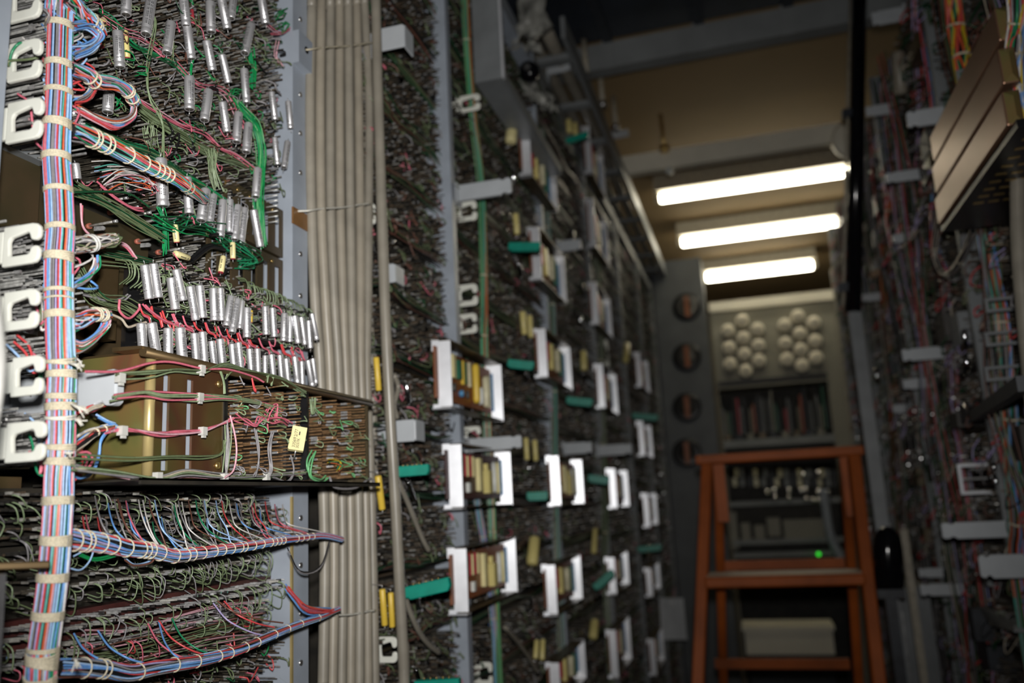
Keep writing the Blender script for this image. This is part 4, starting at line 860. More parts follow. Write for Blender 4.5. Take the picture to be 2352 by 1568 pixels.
# box brackets beside the cables
def boxbracket(label, x0, x1, y0, y1, Y, depth=0.03, m='paint_arm', lipw=0.2):
    a = PY(x0, y1, Y); b = PY(x1, y1, Y); h = PY(x0, y0, Y)[2]-a[2]; wd = b[0]-a[0]; t = 0.0025
    th = thing('cable_bracket', label, 'bracket', (a[0]+wd/2, Y, a[2]), 'box brackets on the grey cables')
    mb = MB(); mb.prism([(0, 0), (wd*0.94, 0), (wd, h*0.08), (wd, h*0.9), (wd*0.94, h), (0, h)], a, (1, 0, 0), (0, 0, 1), (0, t, 0), m); o = mb.build('front_plate', th)
    bv = o.modifiers.new('bevel', 'BEVEL'); bv.width = 0.0008; bv.segments = 2
    MB().box((a[0]+wd-t, Y+t, a[2]+h*0.04), (a[0]+wd, Y+depth, a[2]+h*0.96), m).build('side_plate', th)
    MB().box((a[0], Y+t, a[2]+h-t), (a[0]+wd-t, Y+depth, a[2]+h), m).build('top_plate', th)
    MB().box((a[0]-0.02, Y-0.001, a[2]-h*0.25), (a[0]+0.003, Y+t-0.001, a[2]+h*0.85), m).build('mounting_foot', th)
    return th
boxbracket('blue-grey box bracket on the single thick cable near the top', 862, 930, 68, 120, 0.915)
boxbracket('small blue-grey bracket at mid height behind the single thick cable', 848, 908, 612, 655, 0.955)
boxbracket('blue-grey box bracket low on the single thick cable beside the module', 878, 955, 968, 1018, 0.955)
boxbracket('blue-grey stub of a bracket behind the cables near the module end', 846, 872, 972, 1020, 0.975)

# ================================================================== second bay and the long row beyond
XB2 = -0.462
BAYS = [(0.90, 1.205), (1.225, 1.86), (1.88, 2.50), (2.52, 3.14), (3.16, 3.78), (3.80, 4.38)]
BL = ['second bay of the left row, narrow and dense with brown pins', 'third bay of the left row, behind the nearest component trays', 'fourth bay of the left row, under the cable runway', 'fifth bay of the left row, in the dim middle of the aisle', 'sixth bay of the left row, blurred in the distance', 'last bay of the left row before the grey cabinet']
COLS_T = ['olive', 'dkgreen', 'grey', 'brown', 'brown', 'olive', 'olive', 'black', 'black', 'olive', 'olive', 'pink']
for i, (ya, yb_) in enumerate(BAYS):
    t = thing('equipment_rack', BL[i], 'rack', (XB2, (ya+yb_)/2, 0))
    MB().box((XB2-0.05, ya, 0.05), (XB2-0.003, yb_, 2.55), 'dark_plate').build('back_panel', t)
    um = 'paint_blue_grey' if i < 2 else 'paint_grey'
    upright(t, XB2-0.04, -0.428, yb_, yb_+0.018, 0, 2.58, m=um, holes=False, lip=0.0)
    if i == 0:
        upright(t, XB2-0.04, -0.418, yb_-0.02, yb_-0.002, 0, 2.58, m='paint_blue_grey', holes=False, lip=0.0)
    MB().box((XB2-0.04, ya, 2.52), (-0.43, yb_, 2.56), um).build('top_rail', t)
    k = [1.0, 1.5, 2.1, 2.6, 3.2, 3.8][i]; pitch = 0.088
    zlo, zhi = [(1.1, 2.32), (1.0, 2.45), (0.9, 2.5), (0.7, 2.5), (0.6, 2.5), (0.5, 2.5)][i]
    mb = MB(); _, tips = pinfield(mb, XB2, ya+0.004, yb_-0.004, zlo, zhi, 0.0078*k, 0.0042*k, 0.030, 0.0008*(0.7+0.3*k), DIMMIX, tips=0.12, pitch=pitch, gap=0.24, tilt=0.04)
    tag(mb.build('terminal_pins', t), kind='stuff')
    nsh = 0
    for z in np.arange(zlo, zhi, pitch): MB().box((XB2, ya, z+0.004), (XB2+0.012, yb_, z+0.007), 'bronze_dark').build('shelf_edge', t)
    mb = MB(); loops(mb, tips, int(420/(1+0.4*i)), COLS_T, 0.0009*(0.8+0.25*k), 0.018*k**0.5, 0.014)
    for z in np.arange(zlo, zhi, pitch):
        Yp = np.linspace(ya+0.01, yb_-0.01, 6); P = np.stack([np.full(6, -0.438), Yp, z+0.014+rng.normal(0, 0.004, 6)], 1)
        run(mb, P, [9, 8, 6, 5, 4, 4][i], 0.004, ['dkgreen', 'olive', 'olive', 'brown', 'black', 'brown', 'black', 'dkgreen'], 0.001*(0.8+0.2*k), sides=4, k=3)
    # solder tags that catch the flash
    n = [90, 80, 60, 40, 30, 30][i]; s_ = tips[rng.integers(len(tips), size=n)]
    for q in s_: mb.obox(q+(0.002, 0, 0), (0.0025, 0.0012*k, 0.0018*k), np.eye(3), 'chrome')
    tag(mb.build('wire_tangle', t), kind='stuff')

# laced vertical bundles in the row
def vbundle(label, pts, R, cols, X, n_ring=5, ext=(0.3, 0.6)):
    P = [PX(a, b, X) for a, b in pts]; P = [P[0]+(0, 0, ext[0])]+P+[P[-1]+(0, 0, -ext[1])]; P = crom(P, 6)
    t = thing('cable_harness', label, 'cable harness', P[-1]); mb = MB(); bundle(mb, P, R, R*0.16, cols, twist=1.5, wobble=0.4, sides=5, n=30); tag(mb.build('wires', t), kind='stuff')
    for j in range(n_ring):
        i = int(len(P)*(0.15+0.7*j/max(1, n_ring-1))); mb = MB(); ring_at(mb, P, R*1.15, i, 3, R*0.09, 'cord_cream', 0.1); mb.build('lacing_band', t)
    return t
GCO = ['green', 'teal', 'ltgreen', 'sage', 'ltgreen', 'grey', 'green', 'ltgreen', 'olive', 'orange']
vbundle('green wire harness hanging beside the pale rail of the third bay', [(1068, 0), (1075, 130), (1088, 280), (1104, 420), (1110, 560), (1112, 700), (1112, 790), (1118, 950), (1128, 1150), (1140, 1450)], 0.006, GCO, -0.426, 7)
vbundle('greenish harness on the upright behind the second column of trays', [(1258, 560), (1268, 700), (1272, 900), (1276, 1150), (1285, 1400)], 0.0075, ['sage', 'grey', 'olive', 'grey', 'teal'], -0.428, 5)
vbundle('dull green harness on the upright behind the third column of trays', [(1378, 700), (1382, 900), (1388, 1150), (1395, 1400)], 0.008, ['sage', 'grey', 'olive', 'grey'], -0.428, 5)
vbundle('violet wire harness hanging under the lowest near tray', [(1095, 1150), (1112, 1250), (1130, 1400), (1142, 1568)], 0.0045, ['rose', 'violet', 'blue', 'grey', 'teal'], -0.428, 4, ext=(0.03, 0.6))

# ---- component trays
def tray(label, pxl, pyt, pyb, comps, near=True, Lg=0.25, dark=False, X0=-0.42, X1=None, fine=2):
    m = (pyt+pyb)/2; Y0 = PX(pxl, m, X0)[1]; zt = PX(pxl, pyt, X0)[2]; zb = PX(pxl, pyb, X0)[2]; h = zt-zb
    X1 = X1 or X0+0.027; t_ = 0.002; Y1 = Y0+Lg
    t = thing('component_tray', label, 'component tray', (X0, (Y0+Y1)/2, zb), 'component trays along the left row')
    pol = [(0.0, 1), (1, 1), (1, 0), (0.0, 0), (0.0, 0.055), (0.28, 0.055), (0.28, 0.84), (0.0, 0.84)]
    for y in (Y0, Y1-t_):
        o = MB().prism([(a*(X1-X0), b*h) for a, b in pol], (X0, y, zb), (math.cos(0.19), math.sin(0.19), 0), (0, 0, 1), (0, t_, 0), 'tray_alu').build('end_plate', t)  # splay added so the end plates glare in the flash
    # lips
    MB().box((X0, Y0-0.004, zb-0.002), (X1+0.001, Y0+0.012, zb), 'tray_alu').build('lip', t)
    MB().box((X0+0.001, Y0+t_, zb), (X1, Y1-t_, zb+0.0015), 'bronze_dark').build('bottom_plate', t)
    MB().box((X0+0.001, Y0+t_, zt-0.0015), (X1, Y1-t_, zt), 'bronze_dark').build('top_plate', t)
    MB().box((X0+0.006, Y0-0.010, zb+h*0.14), (X0+0.0085, Y1-t_-0.001, zt-h*0.1), 'pcb_dark' if dark else 'pcb').build('circuit_board', t)
    MB().box((X0+0.009, Y1-t_-0.0016, zb+h*0.18), (X0+0.013, Y1-t_-0.0002, zt-h*0.16), 'part_blue').build('blue_strip', t)
    for (u, v0, v1, wd, mm, shape) in comps:
        yc_ = Y0+t_+u*(Lg-2*t_); za = zb+h*v0; zz = zb+h*v1; mb = MB(); xb = X0+0.009
        if shape == 'r': mb.lathe([(0, 0), (wd*0.7, 0), (wd, (zz-za)*0.08), (wd, (zz-za)*0.92), (wd*0.7, zz-za), (0, zz-za)], 10, mm, mat4((xb+wd, yc_, za), (1, 0, 0), (0, 1, 0), (0, 0, 1)), caps=False)
        elif shape == 'd': mb.lathe([(wd, 0), (wd, 0.004), (wd*0.8, 0.006), (0, 0.006)], 10, mm, mat4((xb-0.0005, yc_, (za+zz)/2), (0, 1, 0), (0, 0, 1), (1, 0, 0)))
        else: mb.box((xb-0.0005, yc_-wd, za), (xb+wd*1.0, yc_+wd*0.85, zz), mm)
        o = mb.build('component', t)
        if near and shape == 'b':
            bv = o.modifiers.new('bevel', 'BEVEL'); bv.width = 0.0006
    if near:
        for u, v in ((0.35, 0.9), (0.62, 0.9), (0.55, 0.05)): MB().cyl((X0+0.0085, Y0+u*Lg, zb+h*v), (X0+0.0095, Y0+u*Lg, zb+h*v), 0.0022, 8, 'steel').build('screw', t)
    return t, Y0, zb, h
C_A = [(0.08, .52, .84, .005, 'yellow_pale', 'b'), (0.20, .50, .86, .007, 'yellow_pale', 'b'), (0.32, .52, .82, .006, 'part_green', 'b'), (0.40, .46, .84, .004, 'yellow_strong', 'b'), (0.46, .48, .84, .003, 'part_green', 'b'), (0.53, .46, .86, .004, 'cream_part', 'b'),
       (0.60, .22, .86, .006, 'yellow_strong', 'r'), (0.70, .22, .50, .005, 'part_white', 'r'), (0.80, .2, .72, .006, 'cream_part', 'r'), (0.88, .2, .76, .004, 'cream_part', 'r'), (0.94, .2, .76, .003, 'part_pink', 'b'), (0.20, .30, .42, .004, 'can_dark', 'r'), (0.36, .26, .36, .0055, 'part_blue', 'd'), (0.46, .26, .38, .003, 'can_dark', 'r')]
C_B = [(0.06, .50, .84, .006, 'yellow_pale', 'b'), (0.14, .50, .84, .005, 'yellow_pale', 'b'), (0.21, .50, .84, .003, 'part_green', 'b'), (0.26, .50, .86, .003, 'part_red', 'b'), (0.31, .50, .84, .0025, 'yellow_pale', 'b'), (0.36, .50, .86, .003, 'part_red', 'b'), (0.41, .50, .84, .003, 'yellow_pale', 'b'), (0.50, .26, .82, .007, 'yellow_pale', 'b'),
       (0.66, .22, .62, .010, 'yellow_film', 'b'), (0.66, .62, .74, .006, 'yellow_film', 'b'), (0.80, .24, .78, .004, 'part_white', 'r'), (0.88, .22, .78, .004, 'yellow_pale', 'r'), (0.10, .26, .38, .004, 'can_dark', 'r'), (0.30, .24, .40, .005, 'part_white', 'b')]
C_far = [(0.15, .35, .84, .008, 'yellow_pale', 'b'), (0.32, .45, .84, .006, 'part_red', 'b'), (0.45, .3, .84, .008, 'yellow_film', 'b'), (0.62, .3, .8, .007, 'cream_part', 'r'), (0.76, .25, .8, .006, 'part_green', 'r')]
C_far2 = [(0.2, .3, .84, .010, 'yellow_film', 'b'), (0.42, .4, .84, .008, 'part_red', 'b'), (0.62, .3, .8, .009, 'cream_part', 'b')]
tray('nearest tray at eye height, orange-brown board with yellow and green parts', 993, 783, 937, C_A)
tray('nearest tray of the middle row, dark red board behind bright metal ends', 1018, 1020, 1168, C_B, dark=True)
tray('nearest tray of the lower row, its left end crossed by a teal plug', 1029, 1258, 1410, C_B)
col2 = [(1190, 300, 400, 'highest tray in the second tray column, under the cable runway'), (1213, 525, 640, 'second tray from the top in the second column, near a teal plug'), (1226, 757, 866, 'third tray from the top in the second column, right of the nearest tray'), (1256, 1047, 1162, 'fourth tray down the second column, shining from the flash'), (1246, 1295, 1414, 'fifth tray down the second column, dim with blue end'), (1254, 1518, 1625, 'lowest tray in the second column, cut by the picture edge')]
for j, (a, b, c, lb) in enumerate(col2): tray(lb, a, b, c, C_far if j != 3 else C_B, near=False)
col3 = [(1338, 298, 392, 'topmost tray in the third column below the runway rods'), (1346, 462, 562, 'second tray from the top in the third column'), (1352, 652, 742, 'third tray from the top in the third column'), (1366, 838, 936, 'fourth tray down the third column, narrow and dark'), (1394, 1076, 1168, 'fifth tray down the third column, glaring white from the flash'), (1391, 1278, 1366, 'sixth tray down the third column beside a teal plug'), (1394, 1442, 1560, 'lowest tray of the third column at the picture bottom')]
for a, b, c, lb in col3: tray(lb, a, b, c, C_far2, near=False)
col4 = [(1457, 812, 886, 'topmost tray in the farthest column'), (1463, 968, 1046, 'second tray in the farthest column, left of the ladder'), (1474, 1132, 1212, 'third tray in the farthest column, glaring left of the ladder rail'), (1480, 1302, 1372, 'fourth tray in the farthest column, dull grey'), (1488, 1462, 1555, 'lowest tray in the farthest column by the ladder foot')]
for a, b, c, lb in col4: tray(lb, a, b, c, C_far2, near=False, Lg=0.27)

# ---- teal plugs, yellow parts, silver pins and clips on the row
def plug(label, x0, y0, x1, y1, hp, X=-0.405):
    a = PX(x0, y0, X); b = PY(x1, y1, a[1]+0.004); h = hp*((a-CAM)@FW)/FPX; d = b-a; L = np.linalg.norm(d); d /= L; u = np.array([0, 0, 1.0]); u -= d*(u@d); u /= np.linalg.norm(u); n = np.cross(d, u)
    t = thing('teal_plug', label, 'plug', a, 'teal plugs on the left row')
    o = MB().prism([(0, 0.15*h), (0.0, h), (L*0.12, h), (L*0.88, h), (L, h), (L, 0.35*h), (L*0.93, 0), (L*0.1, 0), (L*0.06, 0.2*h)], a-u*h/2, d, u, n*0.011, 'teal_plastic').build('plug_body', t)
    bv = o.modifiers.new('bevel', 'BEVEL'); bv.width = h*0.06
    mb = MB(); 
    for k in range(5): mb.cyl(a+d*L*(0.2+0.14*k)+u*h*0.45+n*0.005, a+d*L*(0.2+0.14*k)+u*(h*0.45+0.003)+n*0.005, 0.0008, 6, 'brass')
    mb.build('contacts', t)
for (q, lb) in [((1170, 570, 1243, 569, 21), 'teal plug sticking out above the second-column trays'), ((914, 1084, 990, 1078, 24), 'teal plug just right of the thick cable beside the dark red tray'), ((935, 1362, 1038, 1338, 30), 'large tilted teal plug in front of the lower near tray'), ((1168, 836, 1228, 842, 20), 'teal plug between the nearest tray and the next one'), ((1212, 1140, 1260, 1138, 20), 'small teal plug left of the glaring second-column tray'), ((1302, 920, 1362, 926, 18), 'teal plug below the third second-column tray'), ((1366, 1350, 1410, 1312, 18), 'steeply tilted teal plug beside the third-column tray'), ((1452, 955, 1512, 960, 15), 'far teal plug above the second far tray'), ((1352, 1098, 1400, 1104, 18), 'dim teal plug left of the third-column glaring tray'), ((958, 1572, 1060, 1566, 24), 'teal plug cut by the bottom edge of the picture'), ((1465, 1262, 1520, 1256, 14), 'far teal plug above the fourth far tray'), ((1300, 328, 1352, 310, 14), 'teal plug high up under the runway')]: plug(lb, *q)
def sleeve(label, items, m, name='film_capacitor', cat='capacitor', X=-0.418, grp='yellow film parts on the left row', end='yellow_film'):
    for (x0, y0, x1, y1, wp) in items:
        a = PX(x0, y0, X); b = PX(x1, y1, X); r = wp*0.5*((a-CAM)@FW)/FPX; ax = a-b; L = np.linalg.norm(ax); x, y, z = frame_from(ax, CAM-a)
        t = thing(name, label, cat, b, grp); mb = MB(); mb.lathe([(0, 0), (r*0.8, 0), (r, r*0.3), (r, L-r*0.3), (r*0.8, L), (0, L)], 12, m, mat4(b, x, y, z), caps=False); mb.build('body', t)
        MB().tube([b, b-z*r, b-z*r*1.4+np.array([-0.012, 0, 0])], r*0.12, 5, 'pin_tin').build('lead', t); mb = MB(); mb.tube([a, a+z*r, a+z*r*1.4+np.array([-0.012, 0, 0])], r*0.12, 5, 'pin_tin'); mb.build('lead', t)
Y_ = 'yellow_strong'
for it, lb, m in [((864, 820, 870, 897, 14), 'yellow tubular part beside the thick cable, at tray height', Y_), ((868, 1092, 878, 1170, 16), 'yellow tubular part just below the module corner', Y_), ((878, 1352, 884, 1436, 15), 'taller yellow tube of the pair low beside the cables', Y_), ((897, 1360, 901, 1440, 14), 'shorter yellow tube of the pair low beside the cables', Y_), ((1200, 715, 1205, 768, 15), 'first yellow part of the pair above the second-column tray', 'yellow_film'), ((1216, 724, 1220, 775, 13), 'second yellow part of the pair above the second-column tray', 'yellow_film'),
   ((1208, 1005, 1211, 1056, 12), 'first thin yellow part right of the dark red tray', 'yellow_film'), ((1228, 1010, 1231, 1058, 12), 'second thin yellow part right of the dark red tray', 'yellow_film'), ((1228, 1235, 1222, 1296, 26), 'broad yellow part between the two lower trays', 'yellow_film'), ((1233, 1470, 1230, 1512, 12), 'left yellow part of the pair near the bottom tray', 'yellow_film'), ((1247, 1468, 1245, 1515, 12), 'right yellow part of the pair near the bottom tray', 'yellow_film'), ((1178, 278, 1173, 326, 26), 'pale yellow part hanging left of the highest tray', 'yellow_pale'),
   ((1184, 490, 1188, 538, 14), 'yellow part left of the second-column trays, high up', 'yellow_film'), ((1306, 275, 1308, 305, 14), 'yellow part at the runway foot, left one', 'yellow_film'), ((1320, 282, 1322, 310, 12), 'yellow part at the runway foot, right one', 'yellow_film'), ((1367, 1215, 1364, 1270, 13), 'thin yellow part above the sixth third-column tray', 'yellow_film'), ((1440, 790, 1437, 830, 14), 'yellow part left of the topmost far tray', 'yellow_film'), ((1340, 806, 1342, 850, 16), 'yellow parts block right of the third second-column tray', 'yellow_film'), ((1366, 1425, 1362, 1465, 20), 'yellow part above the lowest third-column tray', 'yellow_film')]: sleeve(lb, [it], m)
for it, lb in [((933, 880, 940, 925, 11), 'silver pin tube left of the nearest tray'), ((937, 1105, 952, 1150, 11), 'silver pin tube under the teal plug by the cable'), ((958, 1370, 961, 1400, 11), 'silver pin tube under the large tilted teal plug'), ((1190, 602, 1197, 635, 14), 'silver pin tube under the upper teal plug'), ((1206, 852, 1210, 876, 12), 'silver pin tube under the teal plug beside the nearest tray'), ((1222, 1375, 1219, 1405, 10), 'silver pin tube left of the dim second-column tray'), ((1314, 530, 1316, 560, 11), 'silver pin tube right of the second-column trays, high'), ((1332, 725, 1335, 750, 10), 'silver pin tube left of the third-column trays'), ((1177, 385, 1180, 415, 11), 'silver pin tube under the highest tray'), ((1488, 1252, 1486, 1290, 13), 'pinkish metal tube above the fourth far tray'), ((955, 1535, 965, 1568, 10), 'silver pin tube at the bottom edge')]: sleeve(lb, [it], 'chrome', 'pin_tube', 'metal tube', grp='silver pin tubes on the left row')
for (x0, x1, y0, y1, lb) in [(1052, 1098, 655, 705, 'white clip on the third bay above the nearest tray'), (1055, 1096, 722, 768, 'white clip right above the nearest tray corner'), (1052, 1096, 465, 510, 'white clip under the bracket of the third bay'), (1052, 1104, 222, 260, 'white clip high on the third bay behind the green harness'), (868, 912, 1462, 1522, 'white clip at the foot of the yellow pair'), (1096, 1132, 1520, 1575, 'white clip at the bottom behind the violet harness'), (1068, 1105, 980, 1025, 'white clip between the two nearest trays'), (846, 862, 470, 515, 'white clip half hidden behind the thick cable, upper'), (1385, 1400, 780, 845, 'pale clip left of the fourth third-column tray')]:
    clip(lb, x0, x1, y0, y1, PX(x0, y0, -0.44)[1], group='white comb clips along the row')
def gbar(label, x0, x1, y0, y1, X, t=0.008, m='paint_arm', grp='grey arms of the left row', sgn=1):
    """arm reaching into the aisle from a rack; its broad side faces along the aisle"""
    base = PX(x0 if sgn > 0 else x1, (y0+y1)/2, X); Y = base[1]; a = PY(x0, y1, Y); b = PY(x1, y1, Y); h = PY((x0+x1)/2, y0, Y)[2]-PY((x0+x1)/2, y1, Y)[2]
    if sgn > 0: return arm(label, (a[0], Y, (a[2]+b[2])/2), (1, 0, 0), (0, 0, 1), (0, 1, 0), b[0]-a[0], h, t, m, grp)
    return arm(label, (b[0], Y, (a[2]+b[2])/2), (-1, 0, 0), (0, 0, 1), (0, 1, 0), b[0]-a[0], h, t, m, grp)
for q, lb in [((1052, 1175, 415, 452, -0.43), 'grey arm crossing the green harness of the third bay'), ((1078, 1198, 1003, 1033, -0.43), 'grey arm between the first and second near trays'), ((1298, 1360, 1015, 1042, -0.43), 'grey arm above the glaring second-column tray'), ((1375, 1452, 1020, 1045, -0.42), 'grey arm above the glaring third-column tray'), ((1378, 1445, 300, 318, -0.43), 'grey arm at the runway height, far up'), ((1285, 1335, 550, 575, -0.43), 'grey arm right of the upper teal plug'), ((1262, 1310, 140, 165, -0.43), 'grey arm high up beside the runway')]:
    g_ = gbar(lb, *q[:4], q[4])
    if g_.location.z > 2.6: MB().box((g_.location.x-0.012, g_.location.y, 2.56), (g_.location.x-0.002, g_.location.y+0.02, g_.location.z+0.03), 'paint_grey').build('stand', g_)

# ================================================================== overhead things
Zr = 2.60
rw = thing('cable_runway', 'grey overhead cable runway with rungs above the left row', 'cable runway', (-0.42, 3.2, Zr))
for x in (-0.62, -0.36): MB().box((x, 1.9, Zr), (x+0.012, 5.0, Zr+0.06), 'paint_grey').build('side_rail', rw)
for y in np.arange(2.0, 5.0, 0.28): MB().box((-0.608, y, Zr), (-0.36, y+0.03, Zr+0.015), 'paint_grey').build('rung', rw)
for k in range(5):
    mb = MB(); x = -0.58+0.045*k; mb.tube(crom([(x, 1.9, Zr+0.035), (x+0.01, 2.6, Zr+0.033), (x, 3.4, Zr+0.036), (x+0.005, 5.0, Zr+0.033)], 6), 0.018, 8, 'cable_grey2'); tag(mb.build('overhead_cable'), ['overhead cable on the runway, outermost', 'overhead cable on the runway, second from the wall', 'overhead cable in the middle of the runway', 'overhead cable on the runway, second from the aisle', 'overhead cable on the runway, nearest the aisle'][k], 'cable', 'cables lying on the runway')
for x, y0, y1, lb in [(1347, 120, 178, 'hanger rod above the runway, tallest'), (1384, 185, 240, 'hanger rod above the runway, second'), (1414, 238, 292, 'hanger rod above the runway, third')]:
    a = PX(x, y1, -0.354); mb = MB(); mb.cyl(a, a+(0, 0, 0.12), 0.009, 10, 'lamp_housing'); mb.cyl(a+(0, 0, -0.01), a+(0, 0, 0.008), 0.015, 6, 'steel'); tag(mb.build('hanger_rod'), lb, 'rod', 'hanger rods of the runway')
# grey duct and plastic sheet at the top
d0 = PX(1085, 190, -0.43); Yd = d0[1]; xa = PY(1087, 100, Yd)[0]; xb_ = PY(1150, 100, Yd)[0]; zb_ = PY(1120, 185, Yd)[2]
dk = thing('steel_duct', 'grey sheet steel duct end at the top above the green harness', 'duct', (xa, Yd, zb_))
MB().box((xa, Yd, zb_), (xb_, Yd+0.003, 2.57), 'paint_grey').build('near_face', dk); MB().box((xb_-0.003, Yd+0.003, zb_+0.003), (xb_, Yd+0.5, zb_+0.022), 'paint_grey').build('aisle_face', dk); MB().box((xa, Yd+0.003, zb_), (xb_-0.003, Yd+0.5, zb_+0.003), 'paint_grey').build('bottom_face', dk)
MB().box((xb_-0.001, Yd-0.001, zb_), (xb_+0.004, Yd+0.008, 2.57), 'tray_alu').build('corner_edge', dk)
def crumple(label, pts, Y, rx, ry, seed):
    r_ = np.random.default_rng(seed); t = None; mb = MB(); n, m = 14, 22; V = []
    P = crom([PY(a, b, Y) for a, b in pts], 5); s = np.linspace(0, len(P)-1, n).astype(int)
    for i in s:
        for j in range(m):
            a = 2*math.pi*j/m; k = 1+0.35*math.sin(3*a+i*0.8)+r_.normal(0, 0.12); V.append(P[i]+np.array([rx*k*math.cos(a), ry*k*math.sin(a), r_.normal(0, 0.008)]))
    Q = [[i*m+j, i*m+(j+1) % m, (i+1)*m+(j+1) % m, (i+1)*m+j] for i in range(n-1) for j in range(m)]
    mb.add(V, Q, 'poly_sheet', True); o = mb.build('plastic_sheet'); return tag(o, label, 'plastic sheet')
crumple('crumpled plastic sheet hanging from the runway top', [(1222, -60), (1228, 20), (1222, 70), (1205, 105)], 1.75, 0.030, 0.03, 3)
crumple('lower crumpled plastic sheet below the black socket', [(1200, 195), (1225, 212), (1250, 225), (1262, 245)], 1.8, 0.018, 0.03, 5)
c = PY(1219, 170, 1.72); t = thing('black_socket', 'round black socket among the plastic sheets', 'socket', c)
mb = MB(); mb.lathe([(0.022, 0), (0.024, 0.01), (0.018, 0.03), (0.0, 0.03)], 16, 'black_gloss', mat4(c, (1, 0, 0), (0, 0, 1), (0, -1, 0))); mb.build('ring', t); MB().cyl(c+(0, -0.031, 0), c+(0, -0.035, 0), 0.008, 12, 'steel').build('core', t)

# beams and tray across the aisle
Yb2 = PZ(1600, 85, 2.79)[1]
b2 = thing('cross_beam', 'dim grey cross beam with ribs, nearest overhead', 'beam', (0.2, Yb2, 2.75))
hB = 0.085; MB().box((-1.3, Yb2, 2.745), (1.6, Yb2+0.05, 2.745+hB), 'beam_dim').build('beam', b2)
for px in (1395, 1607, 1815): 
    x = PY(px, 100, Yb2)[0]; MB().box((x-0.018, Yb2-0.006, 2.74), (x+0.018, Yb2, 2.75+hB), 'beam_dim').build('rib', b2)
tr = thing('overhead_tray', 'dark navy overhead tray panel above the nearest beam', 'cable tray', (0.3, 1.7, 2.83))
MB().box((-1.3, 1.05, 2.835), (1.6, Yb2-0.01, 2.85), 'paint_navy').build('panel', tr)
for px in (1395, 1607, 1815):
    x = PY(px, 60, Yb2)[0]; MB().bar((x, Yb2-0.01, 2.829), (x-0.04, 1.05, 2.829), 0.03, 0.012, 'paint_dark').build('rib', tr)
Yb1 = PZ(1700, 345, 2.68)[1]
b1 = thing('cross_beam', 'pale cross beam with a brass bolt in front of the lamps', 'beam', (0.2, Yb1, 2.65))
hB = 46*Yb1/FPX; zc = PY(1700, 338, Yb1)[2]; MB().box((-0.62, Yb1, zc-hB/2), (1.3, Yb1+0.04, zc+hB/2), 'beam_paint').build('beam', b1)
bx_ = PY(1526, 330, Yb1)[0]; mb = MB(); mb.cyl((bx_, Yb1-0.012, zc+hB*0.3), (bx_-0.004, Yb1-0.012, zc+hB*0.3+0.155), 0.007, 10, 'brass'); mb.cyl((bx_, Yb1-0.012, zc+hB*0.3), (bx_, Yb1-0.012, zc+hB*0.3+0.03), 0.018, 6, 'brass'); mb.build('bolt', b1)
MB().lathe([(0, -0.018), (0.012, -0.012), (0.018, 0), (0.012, 0.012), (0, 0.018)], 12, 'part_white', mat4((bx_+0.01, Yb1-0.012, zc-hB*0.75), (1, 0, 0), (0, 1, 0), (0, 0, 1)), caps=False).build('white_knob', b1)
xr = PY(1962, 340, Yb1)[0]; MB().lathe([(0.075, 0), (0.075, 0.02), (0.06, 0.03), (0, 0.03)], 20, 'beam_paint', mat4((xr, Yb1-0.002, zc-hB*0.55), (1, 0, 0), (0, 0, 1), (0, -1, 0))).build('round_plate', b1)
# fluorescent lamps
Zt = 2.80
for (p0, p1, lb) in [((1513, 450), (1950, 402), 'nearest lit fluorescent lamp on the ceiling'), ((1563, 549), (1994, 511), 'middle lit fluorescent lamp on the ceiling'), ((1622, 640), (1868, 606), 'farthest lit fluorescent lamp above the end rack')]:
    a = PZ(*p0, Zt); b = PZ(*p1, Zt); Y = (a[1]+b[1])/2; t = thing('fluorescent_lamp', lb, 'lamp', (0.15, Y, Zt), 'fluorescent lamps')
    r = 10.5*Y/FPX; a[1] = b[1] = Y; a[2] = b[2] = Zt
    mb = MB(); mb.tube([a, a+(r*0.2, 0, 0), b-(r*0.2, 0, 0), b], [r*0.8, r, r, r*0.8], 14, 'tube_glow'); mb.build('tube', t)
    MB().box((a[0]-0.02, Y-0.05, Zt+r+0.004), (b[0]+0.02, Y+0.05, 2.9), 'lamp_housing').build('housing', t)
    for x in (a[0]-0.012, b[0]+0.012): MB().box((x-0.012, Y-0.02, Zt-r*0.7), (x+0.012, Y+0.02, Zt+r+0.006), 'lamp_housing').build('socket', t)

# ================================================================== end of the aisle
YE = 4.6
def E(px, py, Y=YE): return PY(px, py, Y)
cb = thing('grey_cabinet', 'dark grey cabinet at the end of the left row with round orange openings', 'cabinet', (-0.26, 4.45, 0))
xl_, xr_ = E(1505, 800, 4.42)[0], E(1638, 900, 4.42)[0]; zt_ = E(1590, 592, 4.42)[2]
MB().box((xl_, 4.42, 0), (xr_, 4.58, zt_), 'paint_slate').build('body', cb)
for y in (705, 820, 935, 1040):
    c = E(1578, y, 4.42); o = MB().lathe([(0.075, 0), (0.075, 0.012), (0.06, 0.014), (0.0, 0.014)], 20, 'black', mat4(c, (1, 0, 0), (0, 0, 1), (0, -1, 0))).build('opening', cb); MB().box((c[0]-0.012, 4.400, c[2]-0.055), (c[0]+0.014, 4.405, c[2]+0.055), 'pcb').build('orange_strip', o)
MB().box((xl_, 4.40, 0), (xl_+0.02, 4.42, zt_), 'paint_dark').build('edge_trim', cb)
er = thing('end_rack', 'pale grey rack closing the aisle end behind the ladder', 'rack', (0.22, YE, 0))
x0, x1 = E(1638, 800)[0], E(1950, 800)[0]; z_top = E(1800, 700)[2]; z_pb = E(1780, 872)[2]; z_sb = E(1780, 1005)[2]
MB().box((x0, YE, z_pb), (x1, YE+0.02, z_top), 'end_panel').build('upper_panel', er)
xo0, xo1 = E(1655, 940)[0], E(1908, 940)[0]
